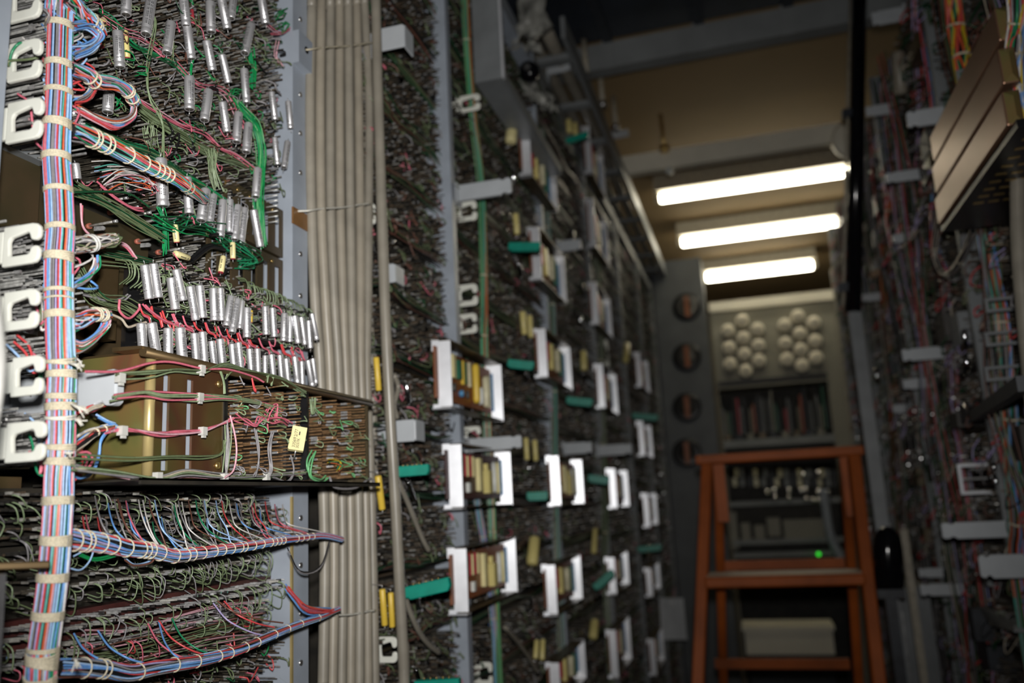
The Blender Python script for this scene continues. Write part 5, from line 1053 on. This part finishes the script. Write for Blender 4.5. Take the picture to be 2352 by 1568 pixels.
MB().box((x0, YE, 0), (xo0, YE+0.2, z_pb), 'end_panel').build('side_post', er); MB().box((xo1, YE, 0), (x1, YE+0.2, z_pb), 'end_panel').build('side_post', er)
MB().box((x0, YE+0.22, 0), (x1, YE+0.24, z_pb), 'dark_plate').build('back_panel', er)
MB().box((xo0, YE-0.03, z_pb-0.03), (xo1, YE+0.2, z_pb-0.015), 'end_panel').build('shelf', er)
MB().box((xo0, YE-0.04, z_pb-0.012), (xo1, YE+0.0, z_pb+0.01), 'black').build('dark_gap', er)
MB().box((x0, YE-0.02, z_top), (x1, YE+0.1, z_top+0.05), 'beam_paint').build('top_ledge', er)
r_c = 14.5*YE/FPX
for (cx, cy) in [(1672, 758), (1705, 735), (1740, 755), (1675, 797), (1708, 775), (1742, 792), (1677, 835), (1710, 812), (1743, 827), (1713, 850), (1803, 745), (1833, 725), (1870, 740), (1805, 787), (1838, 765), (1873, 782), (1808, 824), (1840, 802), (1875, 820), (1843, 838)]:
    c = E(cx, cy, YE-0.055)
    MB().lathe([(r_c, 0.055), (r_c, 0.012), (r_c*0.97, 0.003), (r_c*0.9, 0.0), (0, 0)], 18, 'cap_cream', mat4((c[0], YE, c[2]), (1, 0, 0), (0, 0, -1), (0, 1, 0))@Matrix.Translation((0, 0, -0.055))).build('round_cap', er)
ms = ['paint_grey', 'end_panel', 'part_green', 'paint_dark', 'dark_plate', 'part_red', 'paint_grey', 'paint_dark', 'dark_plate', 'end_panel', 'salmon', 'paint_dark', 'black', 'paint_grey', 'dark_plate']
for i in range(34):
    x = xo0+(xo1-xo0)*(i+0.6)/34.5; MB().box((x-0.005, YE+0.0, z_sb+0.01+rng.uniform(0, 0.03)), (x+0.004, YE+0.15, z_pb-0.04-rng.uniform(0, 0.12)), ms[i % len(ms)]).build('card', er)
MB().box((xo0, YE-0.02, z_sb-0.04), (xo1, YE+0.18, z_sb), 'beam_dim').build('shelf', er)
for i in range(9):
    x = xo0+(xo1-xo0)*(i+0.5)/9.5; MB().box((x-0.02, YE-0.02, z_sb+0.0), (x+0.012, YE-0.004, z_sb+0.03), ['bronze_dark', 'paint_dark', 'end_panel'][i % 3]).build('block', er)
# lower equipment seen through the ladder
for i in range(30):
    px = 1690+230*(i % 15)/14+rng.uniform(-4, 4); py = 1085+(i//15)*22; c = E(px, py); MB().box((c[0]-0.012, YE-0.01, c[2]-0.022), (c[0]+0.008, YE+0.02, c[2]+0.02), ['cream_part', 'paint_grey', 'paint_dark'][i % 3]).build('relay', er)
for cx, cy in [(1762, 1130), (1780, 1142), (1778, 1126), (1812, 1126), (1812, 1143), (1840, 1126), (1850, 1124), (1852, 1145), (1868, 1148), (1880, 1128), (1880, 1150), (1902, 1130), (1900, 1145), (1845, 1090), (1880, 1085)]:
    c = E(cx, cy, YE-0.03); MB().lathe([(0, -0.016), (0.011, -0.011), (0.016, 0), (0.011, 0.011), (0, 0.016)], 12, 'chrome', mat4(c, (1, 0, 0), (0, 0, 1), (0, -1, 0)), caps=False).build('lamp_lens', er)
for (a, b, c_, d) in [(1765, 1188, 1790, 1232), (1803, 1190, 1890, 1238), (1705, 1200, 1722, 1240), (1735, 1205, 1755, 1238), (1690, 1285, 1900, 1305), (1680, 1175, 1690, 1260)]:
    p = E(a, d); q = E(c_, b); MB().box((p[0], YE-0.015, p[2]), (q[0], YE+0.05, q[2]), 'end_panel').build('unit_cover', er)
for y in (1158, 1246, 1275, 1330): p = E(1685, y); MB().box((xo0, YE-0.02, p[2]-0.012), (xo1, YE+0.1, p[2]+0.012), 'beam_dim').build('shelf', er)
p0, p1_ = E(1896, 1160, YE-0.04), E(1935, 1290, YE-0.04); mb = MB(); mb.tube(crom([p0+(0, 0, 0.08), p0, (p0+p1_)/2+(-0.015, 0, -0.02), p1_], 5), 0.022, 10, 'paint_blue_grey'); tag(mb.build('flexible_pipe'), 'pale grey pipe bending down in front of the end rack', 'pipe')
c = E(1880, 1272, YE-0.05); MB().lathe([(0.009, 0), (0.009, 0.01), (0, 0.014)], 12, 'led_green', mat4(c, (1, 0, 0), (0, 0, 1), (0, -1, 0))).build('green_lamp', er)
p = E(1715, 1503, 4.3); q = E(1912, 1447, 4.3); t = thing('beige_box', 'long beige box low behind the ladder', 'box', ((p[0]+q[0])/2, 4.4, 0))
MB().box((p[0], 4.3, p[2]), (q[0], 4.5, q[2]), 'cap_cream').build('body', t); MB().box((p[0]-0.01, 4.29, q[2]), (q[0]+0.01, 4.51, q[2]+0.02), 'cap_cream').build('lid', t); MB().box((p[0]+0.01, 4.31, 0), (q[0]-0.01, 4.5, p[2]), 'paint_dark').build('plinth', t)
p = E(1520, 1470, 3.6); q = E(1570, 1372, 3.6); t = thing('paper_sheet', 'white paper sheet hanging left of the ladder', 'paper', ((p[0]+q[0])/2, 3.6, p[2])); mb = MB()
g = np.linspace(0, 1, 9); mb.add([(p[0]+(q[0]-p[0])*u, 3.6+0.012*math.sin(3*u+2*v)+k*0.0008, p[2]+(q[2]-p[2])*v) for k in (0, 1) for v in g for u in g], [[k*81+i*9+j, k*81+i*9+j+1, k*81+(i+1)*9+j+1, k*81+(i+1)*9+j] for k in (0, 1) for i in range(8) for j in range(8)], 'paper', True); mb.build('sheet', t)
MB().cyl((( p[0]+q[0])/2, 3.585, q[2]-0.02), ((p[0]+q[0])/2, 3.625, q[2]-0.02), 0.008, 8, 'steel').build('pin', t)

# ================================================================== step ladder
YL = 2.12
lad = thing('step_ladder', 'varnished brown wooden step ladder standing in the aisle', 'ladder', (0.06, 2.1, 0))
tl_, tr_ = PY(1597, 1050, YL-0.05), PY(1985, 1040, YL-0.05); zT = (tl_[2]+tr_[2])/2
o = MB().box((tl_[0], YL-0.06, zT-0.011), (tr_[0], YL+0.09, zT+0.011), 'ladder_wood').build('top_step', lad); bv = o.modifiers.new('bevel', 'BEVEL'); bv.width = 0.004; bv.segments = 2
def toFloor(a, b): k = (0-a[2])/(b[2]-a[2]); return a+(b-a)*k
def rail(p, q, Ya, Yb, nm, wd, dp, m='ladder_wood', gap=0.0):
    a = PY(*p, Ya); b = PY(*q, Yb); a[2] = zT-0.0115-gap; e = toFloor(a, b); mb = MB(); mb.bar(a, e, wd, dp, m, up=(0, 1, 0)); o = mb.build(nm, lad); bv = o.modifiers.new('bevel', 'BEVEL'); bv.width = 0.003; return a, b
ra = rail((1624, 1062), (1604, 1568), YL-0.03, YL-0.16, 'front_rail', 0.026, 0.05)
rb = rail((1962, 1058), (2018, 1568), YL-0.03, YL-0.16, 'front_rail', 0.026, 0.05)
rail((1648, 1062), (1662, 1568), YL+0.06, YL+0.26, 'rear_rail', 0.022, 0.03); rail((1940, 1062), (1972, 1568), YL+0.06, YL+0.26, 'rear_rail', 0.022, 0.03)
def onrail(r, z): k = (z-r[0][2])/(r[1][2]-r[0][2]); return r[0]+(r[1]-r[0])*k
z1 = PY(1800, 1330, YL-0.11)[2]
for i in range(5):
    z = z1-0.27*i*0.93
    if z < 0.05: break
    a = onrail(ra, z); b = onrail(rb, z); y = a[1]
    o = MB().box((a[0]+0.008, y-0.05, z-0.012), (b[0]-0.008, y+0.06, z+0.012), 'ladder_wood').build('step', lad); bv = o.modifiers.new('bevel', 'BEVEL'); bv.width = 0.004
    MB().box((a[0]+0.012, y-0.035, z+0.012), (b[0]-0.012, y+0.055, z+0.014), 'ladder_tread').build('tread', o)
    a2 = a+(0.012, 0.20+0.14*i, 0.0); MB().bar((a[0]+0.02, YL+0.09+0.13*(zT-z)/0.5, z+0.01), (b[0]-0.02, YL+0.09+0.13*(zT-z)/0.5, z+0.01), 0.018, 0.024, 'ladder_wood').build('rear_brace', lad)
for px in (1655, 1946):
    c = PY(px, 1100, YL+0.03); MB().box((c[0]-0.014, YL+0.0, zT-0.15), (c[0]+0.012, YL+0.02, zT-0.0112), 'ladder_wood').build('gusset', lad)

# ================================================================== right side
XR = 0.47
RB = [(1.1, 1.72, 'nearest bay of the right row behind the bronze boxes'), (1.74, 2.38, 'second bay of the right row, full of looping wires'), (2.40, 3.10, 'third bay of the right row beside the ladder'), (3.12, 3.80, 'farthest bay of the right row')]
RC = ['brown', 'grey', 'olive', 'brown', 'black', 'violet', 'dkgreen', 'grey', 'beige', 'red', 'dkgreen', 'black']
for i, (ya, yb_, lb) in enumerate(RB):
    t = thing('equipment_rack', lb, 'rack', (XR, (ya+yb_)/2, 0))
    MB().box((XR, ya, 0.05), (XR+0.05, yb_, 2.55), 'dark_plate').build('back_panel', t)
    um = 'paint_grey'; u = MB(); u.box((XR-0.045, yb_, 0), (XR+0.05, yb_+0.003, 2.58), um); u.box((XR-0.045, yb_+0.003, 0), (XR-0.042, yb_+0.018, 2.58), um); u.build('upright', t)
    mb = MB(); _, tips = pinfield(mb, XR, ya+0.01, yb_-0.01, 0.55, 2.5, 0.018, 0.0085, 0.04, 0.0013, DIMMIX, tips=0.12, dirx=-1.0, pitch=0.11, gap=0.3, tilt=0.08)
    tag(mb.build('terminal_pins', t), kind='stuff')
    for z in np.arange(0.55, 2.5, 0.11): MB().box((XR-0.016, ya, z+0.008), (XR, yb_, z+0.012), 'bronze_dark').build('shelf_edge', t)
    mb = MB(); loops(mb, tips, 420, RC, 0.0014, 0.03, 0.03, xo=-0.02)
    for k in range(3):
        y = ya+(yb_-ya)*rng.uniform(0.15, 0.85); zz = np.linspace(2.5, 0.6, 9); P = np.stack([XR-0.05+rng.normal(0, 0.008, 9), y+rng.normal(0, 0.02, 9), zz], 1); run(mb, P, 9, 0.007, RC, 0.0012, k=3, wob=0.8)
    for q in tips[rng.integers(len(tips), size=26)]: mb.obox(q, (0.004, 0.003, 0.004), np.eye(3), 'steel')
    tag(mb.build('wire_tangle', t), kind='stuff')
    # dark relay boxes that break up the face
    for k in range(16):
        y = ya+(yb_-ya)*rng.uniform(0.05, 0.8); z = rng.uniform(0.8, 2.4); MB().box((XR-0.05, y, z), (XR-0.002, y+rng.uniform(0.03, 0.1), z+rng.uniform(0.03, 0.07)), rng.choice(['paint_dark', 'paint_grey', 'bronze_dark', 'can_dark'])).build('relay_box', t)
def rh(label, pts, R, cols, X=None, Y=None, n=26, ext=(0, 0)):
    P = [PX(a, b, X) if X else PY(a, b, Y) for a, b in pts]; P = [P[0]+(0, 0, ext[0])]*(ext[0] > 0)+P+[P[-1]+(0, 0, -ext[1])]*(ext[1] > 0); P = crom(P, 6)
    t = thing('cable_harness', label, 'cable harness', P[-1], 'loose harnesses of the right row'); mb = MB(); bundle(mb, P, R, R*0.17, cols, twist=1.5, wobble=0.6, n=n, sides=5); tag(mb.build('wires', t), kind='stuff')
    for k in (0.25, 0.5, 0.75): mb = MB(); ring_at(mb, P, R*1.14, int(len(P)*k), 2, R*0.1, 'cord_cream', 0.1); mb.build('lacing_band', t)
rh('yellow and red wire harness at the top of the right row', [(2190, -30), (2196, 60), (2210, 130), (2222, 200), (2226, 240)], 0.012, ['yellow', 'orange', 'red', 'orange', 'green', 'yellow'], X=0.40)
rh('multicoloured harness at the upper right picture edge', [(2330, -30), (2336, 40), (2330, 90), (2328, 150), (2334, 210), (2340, 280)], 0.009, ['white', 'blue', 'yellow', 'grey', 'white', 'green', 'red'], X=0.36)
rh('violet harness falling in a slack loop on the right row', [(2150, 240), (2140, 340), (2148, 430), (2150, 520), (2152, 580), (2172, 640), (2180, 760), (2190, 870), (2195, 980), (2215, 1060)], 0.010, ['violet', 'brown', 'blue', 'grey', 'brown', 'black', 'red'], X=0.44, ext=(0.2, 0.5))
rh('dull reddish harness right of the black pole', [(2105, -20), (2110, 120), (2122, 260), (2110, 420), (2118, 600), (2120, 760), (2130, 900), (2140, 1100)], 0.012, ['brown', 'violet', 'grey', 'black', 'brown', 'grey', 'dkgreen', 'red'], X=0.445, ext=(0.2, 0.5))
rh('green edged harness at the lower right picture edge', [(2262, 540), (2280, 640), (2300, 740), (2312, 860), (2322, 960), (2326, 1080), (2338, 1200), (2340, 1330)], 0.011, ['green', 'blue', 'grey', 'orange', 'teal', 'grey', 'green', 'brown'], X=0.425, ext=(0.0, 0.4))
rh('beige slack cable loop hanging on the right row', [(2162, 470), (2148, 560), (2155, 610), (2178, 630), (2210, 590), (2235, 530)], 0.005, ['beige', 'grey'], X=0.39, n=10)
rh('dim salmon harness near the top of the black pole', [(2046, 425), (2050, 460), (2056, 510), (2064, 560)], 0.020, ['red', 'brown', 'rose', 'orange'], X=0.44, n=22)
rh('brown harness hanging down beside the black pole', [(2030, 560), (2035, 700), (2048, 840), (2052, 960), (2060, 1150)], 0.011, ['brown', 'olive', 'orange', 'brown'], X=0.43, ext=(0, 0.3))
# bars
for q, lb in [((2085, 2206, 246, 284), 'grey arm just left of the bronze boxes'), ((2036, 2132, 390, 414), 'grey arm above the salmon harness'), ((2052, 2104, 534, 556), 'short grey arm below the salmon harness'), ((2074, 2180, 797, 826), 'long grey arm in the middle of the right row'), ((2076, 2146, 868, 892), 'grey arm just below the long middle one'), ((2166, 2340, 1197, 1236), 'broad grey arm, upper of the two at lower right'), ((2254, 2400, 1272, 1328), 'brightest grey arm at the lower right picture edge'), ((2112, 2192, 1304, 1326), 'dim grey arm, upper of the two right of the black case'), ((2116, 2232, 1340, 1368), 'dim grey arm, lower of the two right of the black case'), ((1990, 2068, 238, 262), 'grey arm just right of the black pole'), ((2004, 2078, 20, 52), 'pale arm right of the black pole at the top edge'), ((1982, 2040, 672, 690), 'small dim arm right of the grey upright'), ((2052, 2090, 928, 948), 'stubby grey arm below the middle pair'), ((1990, 2036, 1018, 1034), 'white stubby arm beside the ladder top')]:
    gbar(lb, *q, 0.445, m='paint_arm', grp='grey arms of the right row', sgn=-1)
# C-shaped frame clips
for (x0, x1, y0, y1, lb) in [(2208, 2268, 1062, 1136, 'square metal frame clip above the broad lower arms')]:
    Y = PX(2268, 1100, 0.44)[1]; a = PY(x0, y1, Y); b = PY(x1, y0, Y); t = 0.006; th = thing('frame_clip', lb, 'clip', a)
    mb = MB(); mb.box((a[0], Y, a[2]), (a[0]+t, Y+0.004, b[2]), 'tray_alu'); mb.box((a[0]+t, Y, a[2]), (b[0], Y+0.004, a[2]+t), 'tray_alu'); mb.box((a[0]+t, Y, b[2]-t), (b[0], Y+0.004, b[2]), 'tray_alu'); mb.build('frame', th); MB().box((a[0]+t, Y+0.001, (a[2]+b[2])/2-0.002), (b[0], Y+0.003, (a[2]+b[2])/2+0.002), 'steel').build('cross_wire', th)
for k, (y0, lb) in enumerate([(680, 'upper grey frame clip on the green edged harness'), (758, 'middle grey frame clip on the green edged harness'), (838, 'lower grey frame clip on the green edged harness'), (150, 'grey frame clip on the yellow harness, top')]):
    x0, x1 = ((2266, 2316) if k < 3 else (2200, 2262)); Y = PX(x1, y0, 0.42)[1]; a = PY(x0, y0+38, Y); b = PY(x1, y0, Y); t = 0.005; mb = MB()
    mb.box((a[0], Y, a[2]), (a[0]+t, Y+0.004, b[2]), 'paint_grey'); mb.box((a[0]+t, Y, a[2]), (b[0]+0.05, Y+0.004, a[2]+t), 'paint_grey'); mb.box((a[0]+t, Y, b[2]-t), (b[0]+0.05, Y+0.004, b[2]), 'paint_grey'); tag(mb.build('frame_clip'), lb, 'clip', 'grey frame clips of the right row')
# bronze boxes
YB0, YB1 = PX(2300, 150, 0.34)[1], PX(2206, 330, 0.34)[1]
bxs = [((2282, 18), (2320, 100), 'top bronze box of the stack at upper right'), ((2290, 112), (2326, 200), 'middle bronze box of the stack at upper right'), ((2300, 210), (2336, 296), 'bottom bronze box of the stack, with a slotted black underside')]
for k, (p, q, lb) in enumerate(bxs):
    Y0 = YB0; a = PY(p[0], p[1], Y0); b = PY(q[0], q[1], Y0); xL, xRr = a[0], b[0]+0.01; b[2] += 0.006; t = thing('bronze_box', lb, 'box', ((xL+xRr)/2, (YB0+YB1)/2, b[2]), 'bronze boxes on the right row')
    o = MB().box((xL, Y0, b[2]), (xRr, Y0+0.40, a[2]), 'bronze_box').build('case', t); bv = o.modifiers.new('bevel', 'BEVEL'); bv.width = 0.002; bv.segments = 2
    mb = MB(); cx, cz = (xL+xRr)/2, (a[2]+b[2])/2
    mb.add([(xL+.002, Y0, b[2]+.002), (xRr-.002, Y0, b[2]+.002), (xRr-.002, Y0, a[2]-.002), (xL+.002, Y0, a[2]-.002), (xL+.010, Y0-.006, b[2]+.010), (xRr-.010, Y0-.006, b[2]+.010), (xRr-.010, Y0-.006, a[2]-.010), (xL+.010, Y0-.006, a[2]-.010)], [[4, 5, 6, 7], [0, 1, 5, 4], [1, 2, 6, 5], [2, 3, 7, 6], [3, 0, 4, 7]], 'chromate'); mb.build('end_cover', t)
    if k == 2:
        pan = MB().box((xL+0.004, Y0-0.02, b[2]-0.012), (xRr+0.09, Y0+0.40, b[2]-0.002), 'black').build('underside', t)
        for r_ in range(9):
            for c_ in range(4): MB().box((xL+0.02+c_*0.02, Y0+0.02+r_*0.03, b[2]-0.0128), (xL+0.034+c_*0.02, Y0+0.026+r_*0.03, b[2]-0.012), 'brass').build('slot', pan)
# black pole, grey upright, right edge pipe, black case
a = PY(1974, 0, 2.3); b = PY(1958, 700, 2.3); t = thing('black_pole', 'black pole from the ceiling in front of the right row', 'pole', b)
mb = MB(); k = (2.88-b[2])/(a[2]-b[2]); mb.tube([b+(0, 0, -0.02), b+(a-b)*k], 16*2.3/FPX, 14, 'black_gloss'); mb.build('shaft', t); MB().box((b[0]-0.014, b[1]-0.008, 0), (b[0]+0.018, b[1]+0.02, b[2]-0.02), 'paint_grey').build('lower_post', t); MB().cyl(b+(-0.024, -0.004, 0.0), b+(a-b)*k+(-0.024, -0.004, 0), 0.004, 8, 'lamp_housing').build('side_rod', t)
for f_ in (0.05, 0.55, 0.97): c = b+(a-b)*k*f_; MB().box((c[0]-0.038, c[1]-0.012, c[2]-0.012), (c[0]+0.0, c[1]+0.012, c[2]+0.012), 'paint_dark').build('collar', t)
xa_, xb2 = PY(1950, 900, 3.85)[0], PY(1990, 900, 3.85)[0]; t = thing('end_post', 'grey post at the far end of the right row', 'post', ((xa_+xb2)/2, 3.86, 0)); MB().box((xa_, 3.85, 0), (xb2, 3.88, 2.45), 'paint_grey').build('post', t); MB().box((xa_-0.012, 3.845, 0), (xa_, 3.87, 2.4), 'lamp_housing').build('edge_trim', t); MB().box((xa_-0.02, 3.84, 0), (xb2+0.02, 3.9, 0.02), 'paint_grey').build('foot', t)
mb = MB(); mb.tube(crom([PY(2350, 150, 1.25), PY(2340, 300, 1.25), PY(2338, 480, 1.25), PY(2344, 620, 1.25), PY(2356, 760, 1.25), PY(2375, 950, 1.25)], 6), 0.010, 12, 'pole_grey'); tag(mb.build('edge_cable'), 'thick grey cable bowing in at the right picture edge', 'cable')
c0 = PY(2042, 1350, 2.18); c1 = PY(2037, 1208, 2.18); rr = 29*2.18/FPX; Lc = np.linalg.norm(c1-c0); t = thing('black_case', 'glossy black rounded case between ladder and right row', 'case', c0)
x, y, z = frame_from(c1-c0, (1, 0, 0)); MB().lathe([(0, 0), (rr*0.9, 0.0), (rr, Lc*0.06), (rr, Lc*0.62), (rr*0.9, Lc*0.8), (rr*0.62, Lc*0.93), (rr*0.3, Lc*0.99), (0, Lc)], 24, 'black_gloss', mat4(c0, x, y, z), caps=False).build('shell', t); MB().box((c0[0]-rr*0.9, 2.18-rr*0.9, c0[2]-0.02), (c0[0]+rr*0.9, 2.18+rr*0.9, c0[2]), 'paint_dark').build('base', t)
MB().box((c0[0]-0.012, 2.17, 0), (c0[0]+0.012, 2.19, c0[2]-0.02), 'paint_dark').build('stand', t)
p = PY(2052, 1360, 2.5); q = PY(2125, 1360, 2.5); t = thing('floor_cabinet', 'low grey cabinet standing behind the black case', 'cabinet', ((p[0]+q[0])/2, 2.55, 0)); MB().box((p[0], 2.5, 0), (XR-0.055, 2.7, p[2]), 'paint_grey').build('body', t); MB().box((p[0]-0.004, 2.496, p[2]), (XR-0.055, 2.704, p[2]+0.012), 'paint_grey').build('top', t); MB().box((p[0]+0.01, 2.497, 0.3), (p[0]+0.016, 2.5, p[2]-0.05), 'steel').build('handle', t)
mb = MB(); mb.bar(PY(2000, 634, 2.6), PY(2078, 590, 2.6), 0.016, 0.018, 'ladder_tread'); tag(mb.build('wooden_batten'), 'short brown batten slanting across the right row', 'batten')
for (px0, py0, px1, py1, lb) in [(2214, 755, 2218, 800, 'silver tube right of the violet harness, upper'), (2216, 812, 2222, 838, 'silver tube right of the violet harness, lower'), (2216, 928, 2236, 962, 'tilted silver tube below the violet harness bend'), (2012, 845, 2016, 878, 'small white tube beside the grey end post'), (2280, 1062, 2284, 1080, 'bright silver part right of the square frame clip, upper'), (2282, 1090, 2288, 1108, 'bright silver part right of the square frame clip, lower')]:
    X = 0.40; a = PX(px0, py0, X); b = PX(px1, py1, X); mb = MB(); mb.tube([a, a+(b-a)*0.05, a+(b-a)*0.95, b], np.array([.6, 1, 1, .6])*6*((a-CAM)@FW)/FPX, 10, 'chrome'); tag(mb.build('pin_tube'), lb, 'metal tube', 'silver tubes on the right row')
t = thing('strip_stack', 'fanned stack of thin grey strips at the lower right corner', 'strips', PX(2310, 1450, 0.42))
for k in range(7):
    a = PX(2262+5*k, 1392+7*k, 0.43); b = PY(2352, 1432+3*k, a[1]-0.25); mb_ = MB(); mb_.bar(a, b, 0.03, 0.0022, 'paint_grey'); mb_.build('strip', t)
MB().box((0.40, PX(2262, 1392, 0.43)[1]-0.02, PX(2262, 1440, 0.43)[2]-0.02), (XR, PX(2262, 1392, 0.43)[1]+0.02, PX(2262, 1392, 0.43)[2]-0.002), 'paint_dark').build('holder', t)
a = PY(2076, 1215, 2.45); b = PY(2084, 1356, 2.45); mb = MB(); mb.box((a[0]-0.009, 2.45, 0), (a[0]+0.009, 2.47, a[2]), 'lamp_housing'); tag(mb.build('thin_post'), 'thin pale post standing behind the black case', 'post')
a = PX(2062, 118, 0.42); b = PX(2070, 218, 0.42); mb = MB(); mb.tube([a, a+(b-a)*0.06, a+(b-a)*0.94, b], np.array([.7, 1, 1, .7])*15*((a-CAM)@FW)/FPX, 12, 'cable_grey'); tag(mb.build('pale_tube'), 'beige tube high on the right row beside the black pole', 'tube')
mb = MB(); mb.bar(PX(2240, 955, 0.40), PX(2352, 880, 0.34), 0.016, 0.02, 'paint_dark'); tag(mb.build('black_strut'), 'black strut slanting at the right picture edge', 'strut')

for o in list(bpy.data.objects):
    if '_o' in o: del o['_o']
